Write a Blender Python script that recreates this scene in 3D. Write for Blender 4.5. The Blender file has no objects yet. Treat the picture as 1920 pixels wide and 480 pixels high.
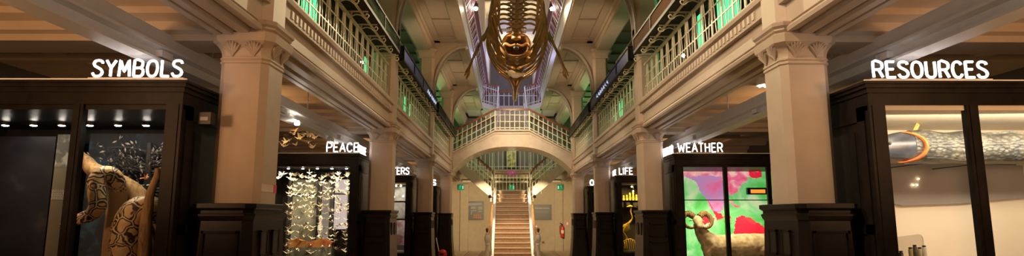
import bpy, bmesh, math, random
from mathutils import Vector, Matrix, noise
R = math.radians
random.seed(7)
C = bpy.context.scene.collection
CAMX = -0.15          # the camera stands 15 cm left of the hall's centre line
SP = 5.71             # column spacing
CY0 = 5.305           # first column row

# ------------------------------------------------------------------ materials
def _new(name):
    m = bpy.data.materials.new(name); m.use_nodes = True
    nt = m.node_tree
    return m, nt, nt.nodes['Principled BSDF']
def setp(b, **k):
    for n, v in k.items():
        n = {'rough': 'Roughness', 'metal': 'Metallic', 'spec': 'Specular IOR Level', 'alpha': 'Alpha', 'coat': 'Coat Weight'}[n]
        b.inputs[n].default_value = v
def mat(name, col, rough=.5, metal=0, var=.08, scale=6, bump=0, bscale=40, detail=3, **k):
    """paint / stain: base colour with a little procedural variation"""
    m, nt, b = _new(name)
    setp(b, rough=rough, metal=metal, **k)
    tc = nt.nodes.new('ShaderNodeTexCoord')
    n = nt.nodes.new('ShaderNodeTexNoise'); n.inputs['Scale'].default_value = scale; n.inputs['Detail'].default_value = detail
    nt.links.new(tc.outputs['Object'], n.inputs['Vector'])
    r = nt.nodes.new('ShaderNodeValToRGB')
    r.color_ramp.elements[0].position = .3; r.color_ramp.elements[1].position = .7
    r.color_ramp.elements[0].color = (*[c*(1-var) for c in col], 1)
    r.color_ramp.elements[1].color = (*[min(1, c*(1+var)) for c in col], 1)
    nt.links.new(n.outputs['Fac'], r.inputs['Fac']); nt.links.new(r.outputs['Color'], b.inputs['Base Color'])
    if bump:
        n2 = nt.nodes.new('ShaderNodeTexNoise'); n2.inputs['Scale'].default_value = bscale; n2.inputs['Detail'].default_value = 4
        nt.links.new(tc.outputs['Object'], n2.inputs['Vector'])
        bp = nt.nodes.new('ShaderNodeBump'); bp.inputs['Strength'].default_value = bump; bp.inputs['Distance'].default_value = .01
        nt.links.new(n2.outputs['Fac'], bp.inputs['Height']); nt.links.new(bp.outputs['Normal'], b.inputs['Normal'])
    return m
def emit(name, col, s):
    m = bpy.data.materials.new(name); m.use_nodes = True; nt = m.node_tree
    nt.nodes.remove(nt.nodes['Principled BSDF'])
    e = nt.nodes.new('ShaderNodeEmission'); e.inputs['Color'].default_value = (*col, 1); e.inputs['Strength'].default_value = s
    nt.links.new(e.outputs[0], nt.nodes['Material Output'].inputs['Surface'])
    return m
def ramp_mat(name, stops, tex='noise', scale=5, rough=.6, emis=0, bump=0, stretch=(1, 1, 1), detail=5, dist=0, const=False):
    m, nt, b = _new(name)
    tc = nt.nodes.new('ShaderNodeTexCoord'); mp = nt.nodes.new('ShaderNodeMapping'); mp.inputs['Scale'].default_value = stretch
    nt.links.new(tc.outputs['Object'], mp.inputs['Vector'])
    if tex == 'noise':
        t = nt.nodes.new('ShaderNodeTexNoise'); t.inputs['Detail'].default_value = detail; t.inputs['Distortion'].default_value = dist; o = t.outputs['Fac']
    elif tex == 'vor':
        t = nt.nodes.new('ShaderNodeTexVoronoi'); o = t.outputs['Distance']
    elif tex == 'cell':
        t = nt.nodes.new('ShaderNodeTexVoronoi'); t.feature = 'DISTANCE_TO_EDGE'; o = t.outputs['Distance']
    else:
        t = nt.nodes.new('ShaderNodeTexWave'); t.inputs['Distortion'].default_value = dist; t.inputs['Detail'].default_value = 2; o = t.outputs['Fac']
    t.inputs['Scale'].default_value = scale
    nt.links.new(mp.outputs[0], t.inputs['Vector'])
    r = nt.nodes.new('ShaderNodeValToRGB'); cr = r.color_ramp
    if const: cr.interpolation = 'CONSTANT'
    while len(cr.elements) < len(stops): cr.elements.new(.5)
    for e, (p, c) in zip(cr.elements, stops): e.position = p; e.color = (*c, 1)
    nt.links.new(o, r.inputs['Fac']); nt.links.new(r.outputs['Color'], b.inputs['Base Color'])
    setp(b, rough=rough)
    if emis:
        nt.links.new(r.outputs['Color'], b.inputs['Emission Color']); b.inputs['Emission Strength'].default_value = emis
        b.inputs['Base Color'].default_value = (.02, .02, .02, 1)
    if bump:
        bp = nt.nodes.new('ShaderNodeBump'); bp.inputs['Strength'].default_value = bump; bp.inputs['Distance'].default_value = .01
        nt.links.new(o, bp.inputs['Height']); nt.links.new(bp.outputs['Normal'], b.inputs['Normal'])
    return m
def glass(name, tint=(1, 1, 1), refl=.12, rough=.02):
    m = bpy.data.materials.new(name); m.use_nodes = True; nt = m.node_tree
    nt.nodes.remove(nt.nodes['Principled BSDF'])
    tr = nt.nodes.new('ShaderNodeBsdfTransparent'); tr.inputs['Color'].default_value = (*tint, 1)
    gl = nt.nodes.new('ShaderNodeBsdfGlossy'); gl.inputs['Roughness'].default_value = rough
    lw = nt.nodes.new('ShaderNodeLayerWeight'); lw.inputs['Blend'].default_value = refl
    mx = nt.nodes.new('ShaderNodeMixShader')
    nt.links.new(lw.outputs['Fresnel'], mx.inputs['Fac']); nt.links.new(tr.outputs[0], mx.inputs[1]); nt.links.new(gl.outputs[0], mx.inputs[2])
    nt.links.new(mx.outputs[0], nt.nodes['Material Output'].inputs['Surface'])
    return m

M = {}
M['plaster'] = mat('painted_plaster', (.56, .46, .36), .5, var=.04, bump=.05, bscale=60)
M['plaster_col'] = mat('column_paint', (.52, .42, .32), .48, var=.04, bump=.05, bscale=60)
M['ceiling'] = mat('ceiling_paint', (.46, .37, .27), .55, var=.06, bump=.08)
M['wall'] = mat('wall_paint', (.42, .34, .24), .7, var=.05)
M['darkwall'] = mat('dark_wall_paint', (.05, .042, .036), .7)
M['greywall'] = mat('grey_wall_paint', (.16, .15, .15), .7)
M['greenwall'] = mat('upper_wall_paint', (.15, .14, .11), .7)
M['wood'] = mat('black_stained_wood', (.014, .011, .009), .38, var=.3, scale=9, bump=.05, bscale=25, spec=.12)
M['dado'] = mat('dark_brown_paint', (.014, .010, .008), .30, var=.2, bump=.05, spec=.25)
M['galceil'] = mat('gallery_ceiling_paint', (.16, .15, .10), .7)
M['roofwall'] = mat('cream_roof_wall', (.66, .58, .42), .6)
M['iron'] = mat('cream_painted_iron', (.80, .78, .58), .4, var=.05)
M['whiteiron'] = mat('white_painted_iron', (.78, .76, .72), .4, var=.04)
M['trunk'] = mat('white_beam_paint', (.62, .60, .57), .45, var=.04)
M['handrail'] = mat('varnished_mahogany', (.22, .075, .03), .25, var=.3, scale=12)
M['goldrail'] = mat('polished_brown_rail', (.42, .2, .05), .25, var=.2)
M['carpet'] = ramp_mat('stair_carpet', [(.3, (.26, .16, .09)), (.7, (.50, .36, .23))], scale=60, rough=.9, detail=1)
M['nosing'] = mat('stair_nosing', (.62, .5, .36), .5)
M['stone'] = mat('stair_stringer_paint', (.62, .55, .44), .5)
M['black'] = mat('black_plastic', (.012, .012, .012), .45)
M['grey'] = mat('grey_panel', (.09, .09, .09), .5)
M['blackframe'] = mat('black_steel_frame', (.02, .018, .017), .55, spec=.15)
M['deskglass'] = mat('dark_desk_glass', (.02, .025, .04), .4, var=.2, spec=.15)
M['maroon'] = ramp_mat('maroon_brick', [(.0, (.12, .03, .05)), (.1, (.22, .06, .09)), (1, (.26, .08, .11))], scale=8, rough=.7)
M['glass'] = glass('case_glass')
M['guardglass'] = glass('guard_glass', (.8, .92, .86), .25)
M['neon'] = emit('neon_tube', (1, .91, .90), 4.5)
M['lamp'] = emit('warm_lamp', (1, .8, .5), 30)
M['bright'] = emit('bright_lamp', (1, .9, .75), 90)
M['caselamp'] = emit('case_downlight', (1, .82, .5), 9)
M['greenpanel'] = emit('green_light_panel', (.08, .9, .3), 1.6)
M['greensign'] = mat('green_exit_sign', (.01, .30, .08), .4)
M['white'] = mat('white_paint', (.8, .8, .78), .5)
M['bone'] = ramp_mat('ochre_bone', [(.3, (.20, .10, .025)), (.7, (.46, .28, .09))], scale=6, rough=.34, bump=.4)
M['skullbone'] = ramp_mat('brown_skull_bone', [(.3, (.10, .05, .015)), (.7, (.26, .15, .05))], scale=7, rough=.65, bump=.5)
M['litbone'] = ramp_mat('lit_bone', [(.3, (.7, .5, .25)), (.7, (.85, .7, .42))], scale=6, rough=.4)  # bone with the lamp's brightness put into the colour
M['string'] = mat('nylon_thread', (.12, .11, .1), .5)
M['paper'] = mat('cream_folded_paper', (.86, .74, .50), .7, var=.08)
M['red'] = mat('red_enamel', (.55, .02, .02), .3)
M['pinksign'] = emit('pink_sign', (.9, .12, .35), .35)

# ------------------------------------------------------------------ mesh helpers
class MB:
    def __init__(s): s.v = []; s.f = []
    def add(s, vs, fs):
        b = len(s.v); s.v += [tuple(v) for v in vs]; s.f += [tuple(i+b for i in f) for f in fs]; return s
    def box(s, x0, x1, y0, y1, z0, z1):
        vs = [(x, y, z) for x in (x0, x1) for y in (y0, y1) for z in (z0, z1)]
        return s.add(vs, [(0, 1, 3, 2), (4, 6, 7, 5), (0, 4, 5, 1), (2, 3, 7, 6), (0, 2, 6, 4), (1, 5, 7, 3)])
    def cbox(s, cx, cy, cz, sx, sy, sz): return s.box(cx-sx/2, cx+sx/2, cy-sy/2, cy+sy/2, cz-sz/2, cz+sz/2)
    def obox(s, c, ax, ay, az, sx, sy, sz):
        c = Vector(c); ax, ay, az = Vector(ax).normalized()*sx/2, Vector(ay).normalized()*sy/2, Vector(az).normalized()*sz/2
        vs = [c+i*ax+j*ay+k*az for i in (-1, 1) for j in (-1, 1) for k in (-1, 1)]
        return s.add(vs, [(0, 1, 3, 2), (4, 6, 7, 5), (0, 4, 5, 1), (2, 3, 7, 6), (0, 2, 6, 4), (1, 5, 7, 3)])
    def bar(s, a, b, w, h, up=(0, 0, 1)):
        a, b = Vector(a), Vector(b); d = (b-a).normalized(); side = d.cross(Vector(up))
        if side.length < 1e-4: side = Vector((1, 0, 0))
        side.normalize(); u = side.cross(d)
        return s.obox((a+b)/2, d, side, u, (b-a).length, w, h)
    def prism(s, poly, a, b, axis='y'):
        """poly: 2D points; axis y -> (x,z) swept along y; x -> (y,z); z -> (x,y)"""
        n = len(poly)
        def P(p, t): return {'y': (p[0], t, p[1]), 'x': (t, p[0], p[1]), 'z': (p[0], p[1], t)}[axis]
        vs = [P(p, a) for p in poly]+[P(p, b) for p in poly]
        return s.add(vs, [tuple(range(n))[::-1], tuple(range(n, 2*n))]+[(i, (i+1) % n, n+(i+1) % n, n+i) for i in range(n)])
    def loft(s, rings, cap=True):
        n = len(rings[0]); vs = [p for r in rings for p in r]; fs = []
        for k in range(len(rings)-1):
            for i in range(n):
                fs.append((k*n+i, k*n+(i+1) % n, (k+1)*n+(i+1) % n, (k+1)*n+i))
        if cap: fs += [tuple(range(n))[::-1], tuple(range((len(rings)-1)*n, len(rings)*n))]
        return s.add(vs, fs)
    def octs(s, cx, cy, levels):
        """stack of chamfered squares: levels of (z, hx, hy, chamfer)"""
        rs = []
        for z, hx, hy, c in levels:
            rs.append([(cx+a, cy+b, z) for a, b in ((-hx+c, -hy), (hx-c, -hy), (hx, -hy+c), (hx, hy-c), (hx-c, hy), (-hx+c, hy), (-hx, hy-c), (-hx, -hy+c))])
        return s.loft(rs)
    def tube(s, pts, r, n=8, sq=1.0, cap=True):
        pts = [Vector(p) for p in pts]; m = len(pts)
        rr = list(r) if isinstance(r, (list, tuple)) else [r]*m
        if len(rr) != m:                                           # stretch the list of radii over the path
            q = rr; rr = []
            for i in range(m):
                f = i*(len(q)-1)/max(1, m-1); a = int(f); b = min(a+1, len(q)-1); rr.append(q[a]+(q[b]-q[a])*(f-a))
        rings = []; prev = None
        for i, p in enumerate(pts):
            t = (pts[min(i+1, m-1)]-pts[max(i-1, 0)]).normalized()
            if prev is None:
                u = t.cross(Vector((0, 0, 1)))
                if u.length < .05: u = t.cross(Vector((0, 1, 0)))
                u.normalize()
            else:
                u = prev-t*prev.dot(t)
                if u.length < 1e-5: u = t.orthogonal()
                u.normalize()
            prev = u; w = t.cross(u)
            rings.append([p+(u*math.cos(2*math.pi*k/n)+w*sq*math.sin(2*math.pi*k/n))*rr[i] for k in range(n)])
        return s.loft(rings, cap)
    def lathe(s, c, prof, n=16):
        """prof: (r, z)"""
        return s.loft([[(c[0]+r*math.cos(2*math.pi*k/n), c[1]+r*math.sin(2*math.pi*k/n), c[2]+z) for k in range(n)] for r, z in prof])
    def ell(s, c, rx, ry, rz, n=12, m=8, rot=None):
        rings = []
        for j in range(m+1):
            th = math.pi*j/m; q = max(math.sin(th), .02)
            ring = []
            for k in range(n):
                p = Vector((rx*q*math.cos(2*math.pi*k/n), ry*q*math.sin(2*math.pi*k/n), rz*math.cos(th)))
                if rot: p = rot @ p
                ring.append(Vector(c)+p)
            rings.append(ring)
        return s.loft(rings)
    def build(s, name, m, parent=None, smooth=False, at=None):
        """verts are world coordinates; the origin goes to the base of the shape (or stays in the parent's frame)"""
        me = bpy.data.meshes.new(name)
        if parent is not None: off = wloc(parent)
        elif at is not None: off = Vector(at)
        else:
            xs = [v[0] for v in s.v]; ys = [v[1] for v in s.v]; zs = [v[2] for v in s.v]
            off = Vector(((min(xs)+max(xs))/2, (min(ys)+max(ys))/2, min(zs)))
        me.from_pydata([(v[0]-off[0], v[1]-off[1], v[2]-off[2]) for v in s.v], [], s.f)
        bm = bmesh.new(); bm.from_mesh(me); bmesh.ops.recalc_face_normals(bm, faces=bm.faces); bm.to_mesh(me); bm.free()
        if smooth:
            me.polygons.foreach_set('use_smooth', [True]*len(me.polygons))
            me.set_sharp_from_angle(angle=R(48))
        me.materials.append(M[m] if isinstance(m, str) else m)
        o = bpy.data.objects.new(name, me); C.objects.link(o)
        if parent is not None: o.parent = parent
        else: o.location = off
        return o
def wloc(o):
    v = Vector((0, 0, 0))
    while o is not None: v += o.location; o = o.parent
    return v
def tag(o, label=None, cat=None, group=None, kind=None):
    if label: o['label'] = label
    if cat: o['category'] = cat
    if group: o['group'] = group
    if kind: o['kind'] = kind
    return o
def empty(name, loc, label, cat, group=None):
    o = bpy.data.objects.new(name, None); C.objects.link(o); o.location = loc; o.empty_display_size = .1
    return tag(o, label, cat, group)
def struct(name, mb, m, **k): return tag(mb.build(name, m, **k), kind='structure')
def kids(o): return [c for c in KID.get(o.name, [])]
def copy_tree(o, parent=None):
    c = o.copy(); C.objects.link(c)
    if parent is not None: c.parent = parent
    for ch in o.children: copy_tree(ch, c)
    return c
def cat_rom(pts, n=6):
    P = [Vector(p) for p in pts]; out = []
    for i in range(len(P)-1):
        a = P[max(i-1, 0)]; b = P[i]; c = P[i+1]; d = P[min(i+2, len(P)-1)]
        for k in range(n):
            t = k/n
            out.append(.5*((2*b)+(-a+c)*t+(2*a-5*b+4*c-d)*t*t+(-a+3*b-3*c+d)*t**3))
    out.append(P[-1]); return out
def lerp(a, b, t): return a+(b-a)*t

# ------------------------------------------------------------------ camera
cam = bpy.data.cameras.new('camera'); co = bpy.data.objects.new('camera', cam); C.objects.link(co)
cam.sensor_width = 36; cam.lens = 1110/1920*36; cam.clip_start = .05; cam.clip_end = 200
PITCH = math.atan(165/1110); YAW = math.atan(7/1110*math.cos(PITCH))
co.location = (CAMX, 0, 1.6); co.rotation_euler = (math.pi/2+PITCH, R(0), -YAW)
bpy.context.scene.camera = co

# ------------------------------------------------------------------ the setting
# floor: pale mosaic with dark stripes running down the hall
def floor_mat():
    m, nt, b = _new('mosaic_floor'); setp(b, rough=.35)
    tc = nt.nodes.new('ShaderNodeTexCoord'); sx = nt.nodes.new('ShaderNodeSeparateXYZ'); nt.links.new(tc.outputs['Object'], sx.inputs[0])
    ab = nt.nodes.new('ShaderNodeMath'); ab.operation = 'ABSOLUTE'; nt.links.new(sx.outputs['X'], ab.inputs[0])
    r = nt.nodes.new('ShaderNodeValToRGB'); r.color_ramp.interpolation = 'CONSTANT'
    dv = nt.nodes.new('ShaderNodeMath'); dv.operation = 'DIVIDE'; dv.inputs[1].default_value = 3; nt.links.new(ab.outputs[0], dv.inputs[0]); nt.links.new(dv.outputs[0], r.inputs['Fac'])
    A = (.45, .36, .22, 1); B = (.12, .06, .03, 1)
    st = [(0, A), (.40, B), (.412, A), (.43, B), (.45, A), (.60, B), (.612, A), (.63, B), (.65, A)]
    cr = r.color_ramp
    while len(cr.elements) < len(st): cr.elements.new(.5)
    for e, (p, c) in zip(cr.elements, st): e.position = p; e.color = c
    nt.links.new(r.outputs['Color'], b.inputs['Base Color'])
    return m
M['floor'] = floor_mat()
struct('floor', MB().box(-6.8, 6.8, -3, 31.2, -.2, 0), 'floor', at=(0, 14, 0))
for s, side in ((-1, 'left'), (1, 'right')):
    struct('wall_'+side, MB().box(s*6.5, s*6.8, -3, 31, 0, 3.62), 'darkwall')
    struct('wall_upper_'+side, MB().box(s*5.6, s*5.9, -3, 31, 3.62, 7.0), 'greenwall')
# ground floor back wall with a shallow recess line and pilasters
w = MB().box(-6.5, 6.5, 28.1, 28.4, 0, 3.3)
for s in (-1, 1):
    w.box(s*2.02, s*2.4, 27.98, 28.1, 0, 3.1)
    w.box(s*.82, s*2.0, 28.06, 28.1, 0, .2)
struct('wall_back', w, 'wall')
struct('wall_back_upper', MB().box(-5.6, 5.6, 31, 31.3, 3.6, 7.0), 'greenwall')
struct('wall_end', MB().box(-1.9, 1.9, 31.0, 31.3, 7.0, 10.4), 'greywall')
# side service door at the right of the back wall
d = tag(MB().box(2.42, 3.2, 28.02, 28.1, 0, 2.2).build('door_1', 'wall'), kind='structure')

# aisle ceilings under gallery one: slab with coffer battens and beams across every column row
for s, side in ((-1, 'left'), (1, 'right')):
    def X(a, b): return (min(s*a, s*b), max(s*a, s*b))
    struct('ceiling_'+side+'_aisle', MB().box(*X(2.3, 6.5), -3, 27.5, 3.5, 3.62), 'ceiling')
    bt = MB()
    for k in range(-1, 5):
        y = CY0+SP*k
        # beam across the aisle with stepped mouldings
        prof = [(y-.20, 3.14), (y+.20, 3.14), (y+.20, 3.20), (y+.26, 3.22), (y+.26, 3.30), (y+.36, 3.34), (y+.36, 3.40), (y+.5, 3.44), (y+.5, 3.5),
                (y-.5, 3.5), (y-.5, 3.44), (y-.36, 3.40), (y-.36, 3.34), (y-.26, 3.30), (y-.26, 3.22), (y-.20, 3.20)]
        bt.prism(prof, s*2.6, s*6.5, 'x')
        for q in (.27, .5, .73):
            yy = y+SP*q
            bt.box(*X(2.75, 6.5), yy-.10, yy+.10, 3.44, 3.5); bt.box(*X(2.75, 6.5), yy-.05, yy+.05, 3.41, 3.5)
    for xx in (4.1, 5.4):
        bt.box(*X(xx-.1, xx+.1), -3, 27.5, 3.45, 3.5)
    struct('trim_'+('1' if s < 0 else '2'), bt, 'ceiling')
    # entablature carrying gallery one: soffit mouldings, fascia, cornice, dentils
    pr = [(2.72, 3.5), (2.72, 3.17), (2.66, 3.17), (2.66, 3.215), (2.63, 3.215), (2.63, 3.17), (2.56, 3.17), (2.56, 3.225), (2.52, 3.225), (2.52, 3.19), (2.42, 3.19), (2.42, 3.245),
          (2.385, 3.245), (2.385, 3.22), (2.32, 3.22), (2.31, 3.25), (2.33, 3.275), (2.365, 3.28), (2.365, 3.305), (2.35, 3.31), (2.35, 3.60), (2.32, 3.61), (2.31, 3.635), (2.275, 3.65), (2.265, 3.69), (2.265, 3.71), (2.5, 3.71), (2.5, 3.74), (2.85, 3.74), (2.85, 3.5)]
    en = MB().prism([(s*x, z) for x, z in pr], -3, 27.5, 'y')
    struct('trim_'+('3' if s < 0 else '4'), en, 'plaster')
    dn = MB()
    for k in range(-1, 4):
        y0 = CY0+SP*k+.32; y1 = y0+SP-.64; n = 44
        for i in range(n):
            y = y0+(y1-y0)*(i+.5)/n
            dn.box(*X(2.292, 2.352), y-.026, y+.026, 3.535, 3.612)
        dn.box(*X(2.325, 2.352), y0, y1, 3.515, 3.53)
    struct('trim_'+('5' if s < 0 else '6'), dn, 'plaster')
    struct('floor_gallery_'+side, MB().box(*X(2.5, 5.6), -3, 31, 3.62, 3.70), 'darkwall')
    # upper ceiling: soffit of gallery two over the nave edge, entablature over the columns, outer ceiling
    so = MB().box(*X(1.37, 2.95), 4, 28, 6.62, 6.72)
    so.box(*X(1.37, 1.60), 4, 27.2, 6.54, 6.62); so.box(*X(2.12, 2.28), 4, 28, 6.56, 6.62)
    so.box(*X(1.60, 1.64), 4, 27.2, 6.58, 6.62); so.box(*X(1.66, 1.675), 4, 27.2, 6.60, 6.62)
    for k in range(-1, 5):
        y = CY0+SP*k
        for q in range(4):
            yy = y+.45+(SP-.9)*q/3
            if yy < 28: so.box(*X(1.62, 2.28), yy-.035, yy+.035, 6.585, 6.62)
        if y < 28: so.box(*X(1.60, 2.3), max(y-.32, 4), min(y+.32, 28), 6.56, 6.62)
    struct('ceiling_'+side+'_nave_edge', so, 'plaster')
    pr = [(2.28, 6.62), (2.28, 6.50), (2.33, 6.48), (2.33, 6.42), (2.38, 6.38), (2.38, 6.30), (2.74, 6.30), (2.74, 6.38), (2.80, 6.42), (2.80, 6.48), (2.9, 6.52), (2.9, 6.62)]
    struct('trim_'+('7' if s < 0 else '8'), MB().prism([(s*x, z) for x, z in pr], 4, 31, 'y'), 'plaster')
    oc = MB().box(*X(2.8, 5.6), 4, 31, 6.66, 6.76)
    for k in range(0, 24): oc.box(*X(2.9, 5.6), 4.3+k*1.14, 4.4+k*1.14, 6.60, 6.66)
    struct('ceiling_'+side+'_gallery', oc, 'galceil')
    # gallery two: fascia, then the maroon clerestory wall
    fa = MB().box(*X(1.37, 1.47), 4, 27.2, 6.72, 7.28); fa.box(*X(1.34, 1.37), 4, 27.2, 6.60, 6.70); fa.box(*X(1.33, 1.47), 4, 27.2, 7.28, 7.36)
    fa.box(*X(1.47, 2.2), 4, 31, 6.72, 6.8)
    struct('trim_'+('9' if s < 0 else '10'), fa, 'whiteiron')
    struct('wall_coving_'+side, MB().prism([(s*x, z) for x, z in ((1.44, 7.40), (1.12, 8.16), (1.24, 8.16), (1.56, 7.40))], 4, 31, 'y'), 'maroon')
    struct('wall_clerestory_'+side, MB().box(*X(1.12, 1.24), 4, 31, 8.16, 10.4), 'roofwall')

# gallery one across the back and its underside
g = MB().box(-5.6, 5.6, 27.5, 31, 3.45, 3.72); g.box(-6.5, 6.5, 27.5, 28.4, 3.30, 3.45); g.box(-2.4, 2.4, 27.44, 27.5, 3.66, 3.74); g.box(-2.4, 2.4, 27.46, 27.5, 3.3, 3.36)
struct('floor_gallery_back', g, 'wall')
# gallery two across the back
g = MB()
g.prism([(-1.45, 27.2), (-1.37, 27.2), (-.68, 28.3), (.68, 28.3), (1.37, 27.2), (1.45, 27.2), (1.45, 31), (-1.45, 31)], 6.62, 6.86, 'z')
struct('floor_gallery_top', g, 'whiteiron')
# roof over the nave
rf = MB().box(-1.9, 1.9, 4, 31, 10.35, 10.5)
for k in range(14): rf.box(-1.42, 1.42, 5+k*2, 5.16+k*2, 10.22, 10.35)
for x in (-1.2, -.62, 0, .62, 1.2): rf.box(x-.03, x+.03, 4, 31, 10.30, 10.35)
struct('ceiling_nave', rf, mat('roof_boards', (.72, .64, .46), .5, var=.08))

# ------------------------------------------------------------------ columns
def leaf_fan(mb, c, ux, n_, hgt, wid, n=7):
    """palmette relief: curved ribs fanning from a base point on the flare face. ux = along the face, n_ = outward"""
    c = Vector(c); ux = Vector(ux); n_ = Vector(n_)
    for i in range(n):
        a = lerp(-1, 1, i/(n-1)); pts = []
        for t in (0, .3, .6, .85, 1):
            x = a*wid*.5*(t**1.7)*(1-.12*t*t*abs(a)); z = hgt*t*(1-.22*a*a)
            out = .008+.065*(z/hgt)**2.2*1.0
            pts.append(c+ux*x+n_*out+Vector((0, 0, z)))
        mb.tube(pts, [.005, .011, .015, .012, .004], 5)
def make_column(s, k):
    cy = CY0+SP*k; cx = s*2.495; scx = s*2.493
    side = 'left' if s < 0 else 'right'
    near = {(-1, 0): 'beside the SYMBOLS case', (-1, 1): 'beside the PEACE case', (-1, 2): 'beside the DISASTERS case', (-1, 3): 'at the left end of the arched bridge',
            (1, 0): 'beside the RESOURCES case', (1, 1): 'beside the WEATHER case', (1, 2): 'beside the LIFE case', (1, 3): 'at the right end of the arched bridge'}[(s, k)]
    t = empty('column', (cx, cy, 0), 'square plaster column on dark panelled base '+near, 'column', 'columns lining the nave')
    MB().octs(cx, cy, [(0, .35, .50, .07), (.12, .35, .50, .07), (.14, .32, .47, .07), (.3, .30, .455, .065), (.8, .262, .42, .065), (1.56, .232, .392, .065), (1.57, .24, .40, .065), (1.60, .252, .41, .065),
                       (1.615, .252, .41, .065), (1.62, .238, .398, .065), (1.645, .238, .398, .065), (1.665, .262, .42, .065), (1.70, .262, .42, .065), (1.705, .24, .40, .065)]).build('panelled_base', 'dado', t)
    # raised frames: front face panels, aisle face slots
    fr = MB()
    def frame(axis, p, a0, a1, z0, z1, w=.02, th=.02):
        for (b0, b1, c0, c1) in ((a0, a1, z0, z0+w), (a0, a1, z1-w, z1), (a0, a0+w, z0, z1), (a1-w, a1, z0, z1)):
            if axis == 'y': fr.box(b0, b1, p-th, p+th, c0, c1)
            else: fr.box(p-th, p+th, b0, b1, c0, c1)
    for yy in (cy-.392, cy+.392):
        frame('y', yy-(.004 if yy < cy else -.004), cx-.15, cx+.15, 1.24, 1.48)
        frame('y', yy-(.012 if yy < cy else -.012), cx-.16, cx+.16, .35, 1.16, th=.03)
    for y0 in (cy-.21, cy+.05):
        frame('x', cx-s*.236, y0, y0+.16, 1.26, 1.48, .018)
    fr.build('panel_moulding', 'dado', t)
    for y0 in (cy-.21, cy+.05):
        MB().box(cx-s*.252, cx-s*.2, y0+.018, y0+.142, 1.278, 1.462).build('slot_dark_insert', 'black', t)  # proud black insert, painted for the slot's shaded recess
    MB().octs(scx, cy, [(1.70, .213, .21, .055), (2.93, .213, .21, .055), (2.94, .222, .219, .057), (2.955, .222, .219, .057), (2.965, .213, .21, .055), (2.975, .222, .219, .057), (2.99, .222, .219, .057), (2.995, .214, .211, .055)]).build('shaft', 'plaster_col', t)
    cp = [(2.99+.125*q/8, .214+.05*(q/8)**2.4, .211+.05*(q/8)**2.4, .055+.015*(q/8)) for q in range(9)]
    MB().octs(scx, cy, cp).build('capital', 'plaster_col', t, smooth=False)
    lf = MB()
    for nn, uu, hw in (((0, -1, 0), (1, 0, 0), .21), ((-s, 0, 0), (0, 1, 0), .213), ((0, 1, 0), (1, 0, 0), .21)):
        for a in (-.095, .095):
            c = Vector((scx, cy, 2.992))+Vector(nn)*hw+Vector(uu)*a
            leaf_fan(lf, c, uu, nn, .125, .17)
    lf.build('leaf_relief', 'plaster_col', t, smooth=True)
    MB().octs(scx, cy, [(3.11, .264, .262, .07), (3.125, .275, .275, .07), (3.195, .285, .285, .075), (3.20, .28, .28, .07)]).build('abacus', 'plaster_col', t)
    # moulding wrapping the column at fascia foot, then the upper shaft
    MB().octs(scx, cy, [(3.19, .245, .245, .06), (3.22, .25, .25, .06), (3.235, .265, .265, .06), (3.25, .268, .268, .065), (3.27, .285, .285, .07), (3.30, .29, .29, .07), (3.31, .275, .275, .065), (3.33, .235, .235, .06)]).build('collar_moulding', 'plaster_col', t)
    MB().octs(scx, cy, [(3.31, .215, .21, .07), (6.10, .215, .21, .07)]).build('upper_shaft', 'plaster_col', t)
    MB().octs(s*2.52, cy, [(6.08, .24, .23, .06), (6.12, .25, .24, .06), (6.14, .24, .23, .06), (6.24, .27, .26, .06), (6.28, .31, .30, .06), (6.34, .31, .30, .06)]).build('upper_capital', 'plaster_col', t)
    # curved bracket up to the gallery two edge
    ar = [(2.29, 4.75), (2.26, 5.05)]
    for q in range(15):
        a = math.pi/2*q/14; ar.append((1.40+.86*math.cos(a)*1.0, 5.15+1.25*math.sin(a)))
    poly = ar+[(1.37, 6.45), (1.37, 6.57), (2.35, 6.57), (2.35, 4.75)]
    w = MB().prism([(s*x, z) for x, z in poly], cy-.11, cy+.11, 'y')
    w.prism([(s*x, z) for x, z in ar+[(1.40, 6.46)]+[(x+.03, z+.05) for x, z in ar[::-1][:-1]]+[(2.35, 4.8)]], cy-.17, cy+.17, 'y')
    w.build('arch_bracket', 'plaster_col', t)
    MB().ell((s*1.38, cy, 6.44), .055, .055, .055).build('bracket_boss', 'whiteiron', t, smooth=True)
    return t
for s in (-1, 1):
    for k in range(4): make_column(s, k)

# ------------------------------------------------------------------ white longitudinal service beams over the cases
for s, side in ((-1, 'left'), (1, 'right')):
    x = s*3.18
    t = empty('service_beam', (x, 12, 2.9), 'long white painted service beam above the %s row of display cases' % side, 'beam', 'service beams over the cases')
    pr = [(-.06, 3.17), (.06, 3.17), (.06, 3.045), (.10, 3.04), (.10, 3.015), (.035, 3.0), (.035, 2.93), (.09, 2.92), (.09, 2.90), (-.09, 2.90), (-.09, 2.92), (-.035, 2.93), (-.035, 3.0), (-.10, 3.015), (-.10, 3.04), (-.06, 3.045)]
    MB().prism([(x+a, z) for a, z in pr], .5, 26, 'y').build('beam_body', 'trunk', t)
    b = MB()
    for i in range(9):
        yy = 2.2+i*2.7
        b.box(x-.09, x+.09, yy, yy+.16, 2.94, 3.0)
    b.build('joint_plate', 'trunk', t)
    for i in range(8): MB().box(x-.005, x+.005, 3+i*2.9, 3.02+i*2.9, 3.17, 3.5).build('hanger', 'trunk', t)

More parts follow.
